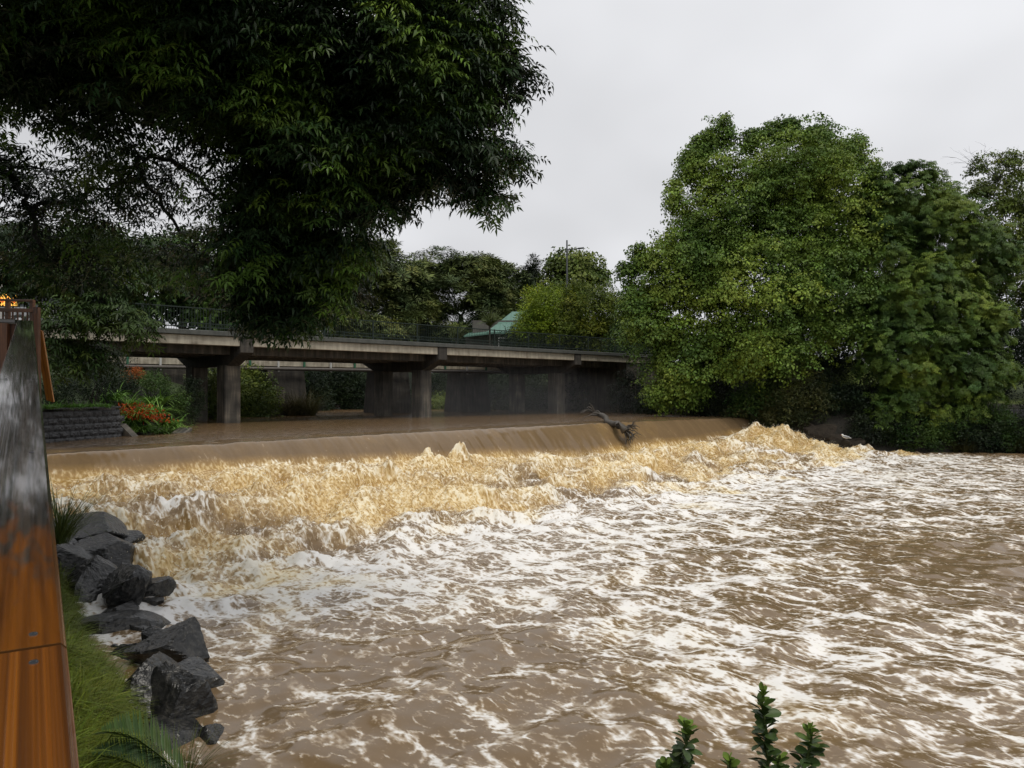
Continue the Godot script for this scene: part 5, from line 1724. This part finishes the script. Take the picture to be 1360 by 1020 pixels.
func garden() -> void:
	var g := "plants in the bank garden"
	var lilies := [[190, 545, 27.5], [208, 540, 28.5], [222, 556, 28.5], [232, 566, 29.0], [175, 548, 27.2], [150, 520, 27.5], [165, 530, 28.5], [205, 525, 30]]
	var say := ["behind the middle of the red flowers", "upper one behind the red flowers", "right of the red flowers", "lowest on the right, by the slanting slab", "left of the red flowers", "furthest up the slope on the left", "above the end of the block wall", "highest on the slope"]
	for k in lilies.size():
		var q: Array = lilies[k]
		var px: float = q[0]
		var at := Vector3((px - 680) / 1023.0 * q[2], 1.5 + (520.0 - q[1] - 12) / 1023.0 * q[2], -q[2])
		clump("lily_clump", "bright green strap-leaved lily clump, " + say[k], "lily", g, "strap", at, 1.2, Color(.15, .29, .05), 5, .3, 1600 + k)
	# orange-red montbretia
	rng.seed = 1650
	var spots := [Vector3(-13.05, 0.30, -26.61), Vector3(-12.75, 0.29, -26.91), Vector3(-12.59, 0.16, -27.41), Vector3(-13.36, 0.50, -26.81), Vector3(-13.23, 0.54, -27.41)]
	var tell := ["nearest the concrete wedge", "in the middle of the bed", "nearest the slanting slab", "just above the block wall's end", "furthest back in the bed"]
	for k in 5:
		var t := thing("montbretia", "orange-red flowering clump with arching leaves, " + tell[k], "flowers", spots[k], 0, "orange-red flowers in the bank garden")
		var where := []
		var tints := []
		for q in 3:
			where.append(Transform3D(Basis(Vector3.UP, rng.randf() * TAU).scaled(Vector3.ONE * rng.randf_range(.75, 1.0)), Vector3(rng.randf_range(-.3, .3), -.2, rng.randf_range(-.2, .2))))
			tints.append(vary(Color(.07, .14, .025)))
		scattered(t, "leaves", leaf_mesh("strap"), W.blade, where, tints)
		var f := Shape.new()
		for q in 75:
			f.tint = Color(.42, .12, .012).lerp(Color(.5, .025, .012), rng.randf()) * rng.randf_range(.5, 1.1)
			var p := Vector3(rng.randfn(0, .26), rng.randf_range(.22, .56), rng.randfn(0, .22))
			for w in 3: f.leaf(p, (some_dir() + Vector3(0, .4, 0)).normalized(), some_dir(), .075, .035, .1)
		put("flowers", f.mesh(), W.petal, t)
	var b := {"leaf": "fine", "density": 26.0, "size": Vector2(.45, .7), "tints": MID, "gaps": -0.6, "inner": 0.4}
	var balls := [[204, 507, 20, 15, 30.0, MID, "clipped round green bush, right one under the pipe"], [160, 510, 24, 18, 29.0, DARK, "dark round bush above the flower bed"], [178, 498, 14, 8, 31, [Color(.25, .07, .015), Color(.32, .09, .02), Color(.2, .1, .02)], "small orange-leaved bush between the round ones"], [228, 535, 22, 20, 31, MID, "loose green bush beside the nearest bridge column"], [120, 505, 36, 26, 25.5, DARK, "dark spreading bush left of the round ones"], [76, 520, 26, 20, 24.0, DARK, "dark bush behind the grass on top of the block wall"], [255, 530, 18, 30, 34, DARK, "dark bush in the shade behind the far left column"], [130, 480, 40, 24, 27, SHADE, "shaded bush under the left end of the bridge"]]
	for k in balls.size():
		var q: Array = balls[k]
		var px: float = q[0]
		var c := Vector3((px - 680) / 1023.0 * q[4], 1.5 + (520.0 - q[1]) / 1023.0 * q[4], -q[4])
		var r := Vector3(q[2] * q[4] / 1023.0, q[3] * q[4] / 1023.0, q[2] * q[4] / 1023.0)
		var foot := Vector3(c.x, minf(land(c.x, q[4]), c.y - r.y * .8), c.z)
		var o := b.duplicate()
		o.tints = q[5]
		if q[2] > 29: o.density = 16.0
		shrub("garden_bush", q[6], "bush", g, foot, [[c - foot, r]], o, 1700 + k * 3)
	for k in 5:
		var at := Vector3(-13.35 + k * .11, .98, -22.7 - k * .55)
		clump("wall_grass", "bright low grass tuft on top of the block wall, " + ["nearest", "second from the near end", "middle", "second from the far end", "furthest"][k], "grass", g, "strap", at + Vector3(-.5, 0, 0), .45, Color(.12, .25, .04), 12, .3, 1750 + k)
	tree("young_tree", "leafy green young tree leaning over the near end of the bridge", "tree", "", Vector3(-16.5, land(-16.5, 22.0), -22), Vector3(-13.33, 3.44, -21.98),
		[[Vector3(-12.93, 4.68, -20.97), Vector3(1.23, 0.74, 1.40)], [Vector3(-11.29, 4.41, -20.97), Vector3(1.15, 0.57, 1.50)], [Vector3(-10.32, 5.05, -21.97), Vector3(0.99, 0.65, 1.30)], [Vector3(-13.55, 5.30, -20.96), Vector3(1.23, 0.82, 1.40)], [Vector3(-12.26, 5.48, -21.96), Vector3(1.51, 0.73, 1.50)], [Vector3(-11.44, 3.45, -19.98), Vector3(0.74, 0.43, 0.90)], [Vector3(-10.62, 3.60, -20.48), Vector3(0.80, 0.48, 0.90)], [Vector3(-9.82, 3.10, -20.49), Vector3(0.40, 0.32, 0.60)], [Vector3(-11.63, 2.52, -19.99), Vector3(0.51, 0.55, 0.80)], [Vector3(-11.12, 2.50, -20.49), Vector3(0.44, 0.32, 0.60)]],
		{"leaf": "pinnate", "density": 7.5, "size": Vector2(1.2, 1.9), "tints": [Color(.014, .03, .009), Color(.03, .058, .014), Color(.065, .10, .02)], "gaps": -0.22, "gap_size": 1.0, "upright": 1.5, "girth": .2, "twigs": 5}, 1801)

func near_bank() -> void:
	var r := [
		[Vector3(-4.38, -1.90, -10.03), Vector3(.52, .40, .46), .4, "nearest-to-midstream boulder with rounded striped top, behind the flat wet one"],
		[Vector3(-3.81, -1.99, -9.23), Vector3(.50, .36, .46), 1.1, "flat-topped wet black boulder jutting furthest into the river"],
		[Vector3(-4.07, -2.03, -8.63), Vector3(.50, .56, .44), 2.2, "tall dark grey boulder with pale top beside the palm fronds"],
		[Vector3(-3.65, -1.99, -8.43), Vector3(.34, .46, .40), .2, "pale-topped boulder wedged between the tall grey and flat black ones"],
		[Vector3(-5.01, -2.11, -10.24), Vector3(.56, .32, .5), 2.9, "pale grey rough boulder at the edge of the grass"],
		[Vector3(-5.91, -2.09, -11.44), Vector3(.72, .30, .5), .8, "low brownish boulder above the pale rough one"],
		[Vector3(-6.34, -1.80, -12.63), Vector3(.60, .50, .5), 1.9, "big black boulder lapped by white water"],
		[Vector3(-7.05, -1.93, -13.03), Vector3(.66, .52, .6), .5, "black boulder in the middle of the upper pile"],
		[Vector3(-7.88, -1.63, -13.83), Vector3(.55, .36, .5), 2.4, "grey slab-sided boulder beside the handrail"],
		[Vector3(-7.59, -1.64, -14.63), Vector3(.74, .40, .6), 1.4, "sloping wet boulder streaming with water"],
		[Vector3(-8.58, -1.33, -15.43), Vector3(.95, .32, .6), .1, "flat grey ledge under the sedge tuft"],
		[Vector3(-7.98, -1.60, -15.43), Vector3(.66, .26, .5), 2.0, "low boulder awash in the rapids"],
		[Vector3(-6.15, -1.88, -13.03), Vector3(.36, .30, .4), .9, "small black boulder at the tip of the upper pile"],
		[Vector3(-3.01, -2.22, -7.94), Vector3(.36, .24, .32), .9, "lowest grey stone at the water, right of the palm fronds"],
		[Vector3(-3.44, -2.14, -8.04), Vector3(.40, .30, .36), 1.7, "mossy brown stone below the pale-topped boulder"],
		[Vector3(-7.69, -2.11, -13.24), Vector3(.5, .4, .5), 1.2, "shadowed boulder between grass and the black pile"]]
	for k in r.size():
		rock("boulder", r[k][3], r[k][0], r[k][1] * 1.22, r[k][2], 900 + k * 7)
	# small angular stones filling the gaps
	var chips := [[212, 905, 9.2, .2], [178, 915, 9.2, .16], [205, 845, 10.8, .2], [186, 835, 11.3, .22], [218, 975, 8.2, .2], [262, 960, 8.4, .18], [172, 812, 12.1, .24], [140, 815, 12.2, .2], [112, 770, 13.4, .24], [178, 765, 13.8, .24], [205, 800, 12.6, .18], [88, 728, 14.6, .26], [130, 762, 13.6, .2], [190, 992, 7.9, .2], [160, 868, 10.6, .2], [270, 985, 8.0, .14]]
	var by := ["left of the flat wet boulder", "behind the tall grey boulder", "behind the striped boulder", "left behind the striped boulder", "before the wedged boulder", "at the water under the flat boulder", "below the big lapped boulder", "on the grass side of the upper pile", "in the middle of the upper pile", "at the white water beside the upper pile", "at the water below the upper pile", "beside the handrail above the upper pile", "between the two big upper boulders", "under the palm frond", "at the grass edge by the pale rough boulder", "lowest at the water"]
	for k in chips.size():
		var q: Array = chips[k]
		var px: float = q[0]
		var at := Vector3((px - 680) / 1023.0 * q[2], 1.5 + (520.0 - q[1]) / 1023.0 * q[2], -q[2])
		rock("stone", "small angular dark stone " + by[k], at, Vector3(q[3] * 1.3, q[3] * .8, q[3]), k * 1.7, 1060 + k * 3, W.rock, "small stones between the boulders")
	# rock abutment at the far end of the weir
	for k in 5:
		var at: Vector3 = [Vector3(17.70, -1.12, -44.63), Vector3(18.58, -1.44, -44.23), Vector3(17.03, -0.55, -45.62), Vector3(19.66, -1.61, -44.23), Vector3(18.66, -1.48, -43.03)][k]
		rock("bank_rock", ["dark rock face behind the far end of the weir", "dark rock just above the gull", "dark rock nearest the far end of the crest", "low dark rock right of the gull", "small rock that the gull stands on"][k], at, [Vector3(1.3, .9, .8), Vector3(1.1, .7, .7), Vector3(1.1, .6, .7), Vector3(1.0, .45, .6), Vector3(.5, .38, .4)][k], k * 1.3, 980 + k * 5, W.earth_rock, "rocks at the far end of the weir")
	clump("sedge", "tall green sedge tuft beside the handrail above the rocks", "sedge", "", "sedge", Vector3(-7.79, -1.11, -13.23), 1.5, Color(.09, .13, .04), 3, .12, 1901)
	# turf
	rng.seed = 1910
	var where := []
	var tints := []
	while where.size() < 5200:
		var d := pow(rng.randf(), 1.4) * 12.0 + 3.4
		var x := -0.53 / 0.848 * d + rng.randf_range(-0.3, 3.2)
		var b := bank(x, d)
		if b.x < 0.85 + 0.4 * hills.get_noise_2d(x * 8, d * 8): continue
		var side := Vector2(x, d).dot(Vector2(.848, .53))
		if side < -0.15 or side > 3.0: continue
		var e := rng.randf_range(.55, 1.15) * smoothstep(0.5, 1.3, b.x) * (1.0 + 0.5 * hills.get_noise_2d(x * 6, d * 6))
		where.append(Transform3D(Basis(Vector3.UP, rng.randf() * TAU).scaled(Vector3(e, e * rng.randf_range(.7, 1.2), e)), Vector3(x, land(x, d) - .03, -d)))
		tints.append(vary(Color(.14, .20, .025).lerp(Color(.19, .2, .04), rng.randf() * rng.randf()), .25))
	tag(scattered(self, "bank_grass", leaf_mesh("turf"), W.blade, where, tints), "long green grass covering the near bank beside the handrail", "grass", "", "stuff")
	for k in 3:
		clump("long_grass", ["wispy grass stems leaning over the water right of the palm fronds", "grass tuft among the palm fronds", "pale long grass tuft beside the handrail"][k], "grass", "long grass on the near bank", "sedge", [Vector3(-2.94, -2.06, -7.04), Vector3(-3.16, -1.85, -6.63), Vector3(-3.94, -1.60, -7.23)][k], [.62, .5, .55][k], [Color(.07, .085, .025), Color(.07, .11, .02), Color(.10, .13, .025)][k], 2, .2, 1930 + k)
	frond("palm frond with upright comb of leaflets, in front of the tall grey boulder", Vector3(-2.35, -1.45, -5.73), Vector3(-3.06, -1.07, -5.73), .14, .34, Color(.05, .085, .025), 1941)
	frond("darker palm frond drooping left at the very bottom of the picture", Vector3(-2.34, -1.40, -5.53), Vector3(-3.02, -1.13, -5.53), .09, .3, Color(.03, .055, .02), 1942)
	sprig("left sprig of glossy oval leaves at the bottom of the picture", Vector3(0.67, 0.22, -3.01), Vector3(0.65, -0.44, -3.02), 1951)
	sprig("tallest sprig of glossy oval leaves, in the middle of the three", Vector3(0.98, 0.34, -3.01), Vector3(0.99, -0.49, -3.02), 1952)
	sprig("right sprig of glossy oval leaves at the bottom of the picture", Vector3(1.16, 0.19, -3.01), Vector3(1.12, -0.46, -3.02), 1953)
	sprig("short sprig just left of the tallest one, barely in the picture", Vector3(0.85, 0.07, -3.01), Vector3(0.89, -0.46, -3.02), 1954)
	sprig("low bushy sprig right beside the tallest one", Vector3(1.06, 0.06, -3.06), Vector3(1.03, -0.46, -3.02), 1955)
	sprig("low sprig at the foot of the left one", Vector3(0.60, 0.07, -3.01), Vector3(0.63, -0.46, -3.02), 1956)

func _ready() -> void:
	var cam := Camera3D.new()
	cam.name = "camera"
	cam.fov = 53.0
	cam.position = Vector3(0, 1.5, 0)
	cam.rotation.x = atan(10.0 / 1023.0)
	cam.near = 0.05
	cam.far = 4000
	add_child(cam)
	cam.current = true
	var env := Environment.new()
	env.background_mode = Environment.BG_SKY
	env.sky = build_sky()
	env.tonemap_mode = Environment.TONE_MAPPER_LINEAR
	env.tonemap_exposure = 1.1
	env.sdfgi_enabled = true
	env.ssao_enabled = true
	env.ssil_enabled = true
	var we := WorldEnvironment.new()
	we.name = "environment"
	we.environment = env
	add_child(we)
	var sun := DirectionalLight3D.new()
	sun.name = "overcast_sun"
	sun.light_energy = 0.45
	sun.light_color = Color(1, .97, .92)
	sun.light_angular_distance = 20
	sun.shadow_enabled = true
	sun.rotation = Vector3(deg_to_rad(-62), deg_to_rad(35), 0)
	add_child(sun)

	var t0 := Time.get_ticks_msec()
	materials()
	outline()
	build_ground()
	print("ground ", Time.get_ticks_msec() - t0)
	build_water()
	print("water ", Time.get_ticks_msec() - t0)
	build_bridge()
	build_pipe_bridge()
	build_house()
	far_bank_trees()
	distant_trees()
	print("far trees ", Time.get_ticks_msec() - t0)
	foreground_tree()
	garden()
	build_block_wall()
	build_fence()
	near_bank()
	build_driftwood()
	build_lamp()
	build_sign()
	make_car("silver car crossing the near end of the bridge behind the leaves", W.silver, span(-7.2, 3.6, 4.07), atan2(0.69, 0.724))
	make_car("white car parked on the far lawn under the second tree", W.white_car, Vector3(28.48, 3.08, -61.99), 0.3)
	make_car("white car with red tail light behind the largest tree's lower left", W.white_car, Vector3(16.19, 4.27, -65.98), 2.9)
	make_car("white car low behind the middle of the bridge railing", W.white_car, Vector3(-11.79, 6.60, -89.95), 0.2)
	# fine mist hanging over the fall
	env.volumetric_fog_enabled = true
	env.volumetric_fog_density = 0.0
	for k in 5:
		var mist := FogVolume.new()
		mist.name = numbered("mist")
		mist.shape = RenderingServer.FOG_VOLUME_SHAPE_ELLIPSOID
		mist.size = Vector3(20, 4.6, 8) * (1.0 - 0.16 * k)
		mist.position = Vector3(0.40, 0.70, -41.01) + Vector3(sin(k * 2.0) * .8, 0, cos(k * 3.0) * .4)
		mist.rotation.y = 0.75
		var fm := FogMaterial.new()
		fm.density = 0.002
		fm.albedo = Color(.93, .93, .93)
		mist.material = fm
		add_child(mist)
		tag(mist, "thin mist rising over the middle of the weir", "mist", "mist over the weir", "stuff")
	build_gull()
	build_spray()
	print("all ", Time.get_ticks_msec() - t0)
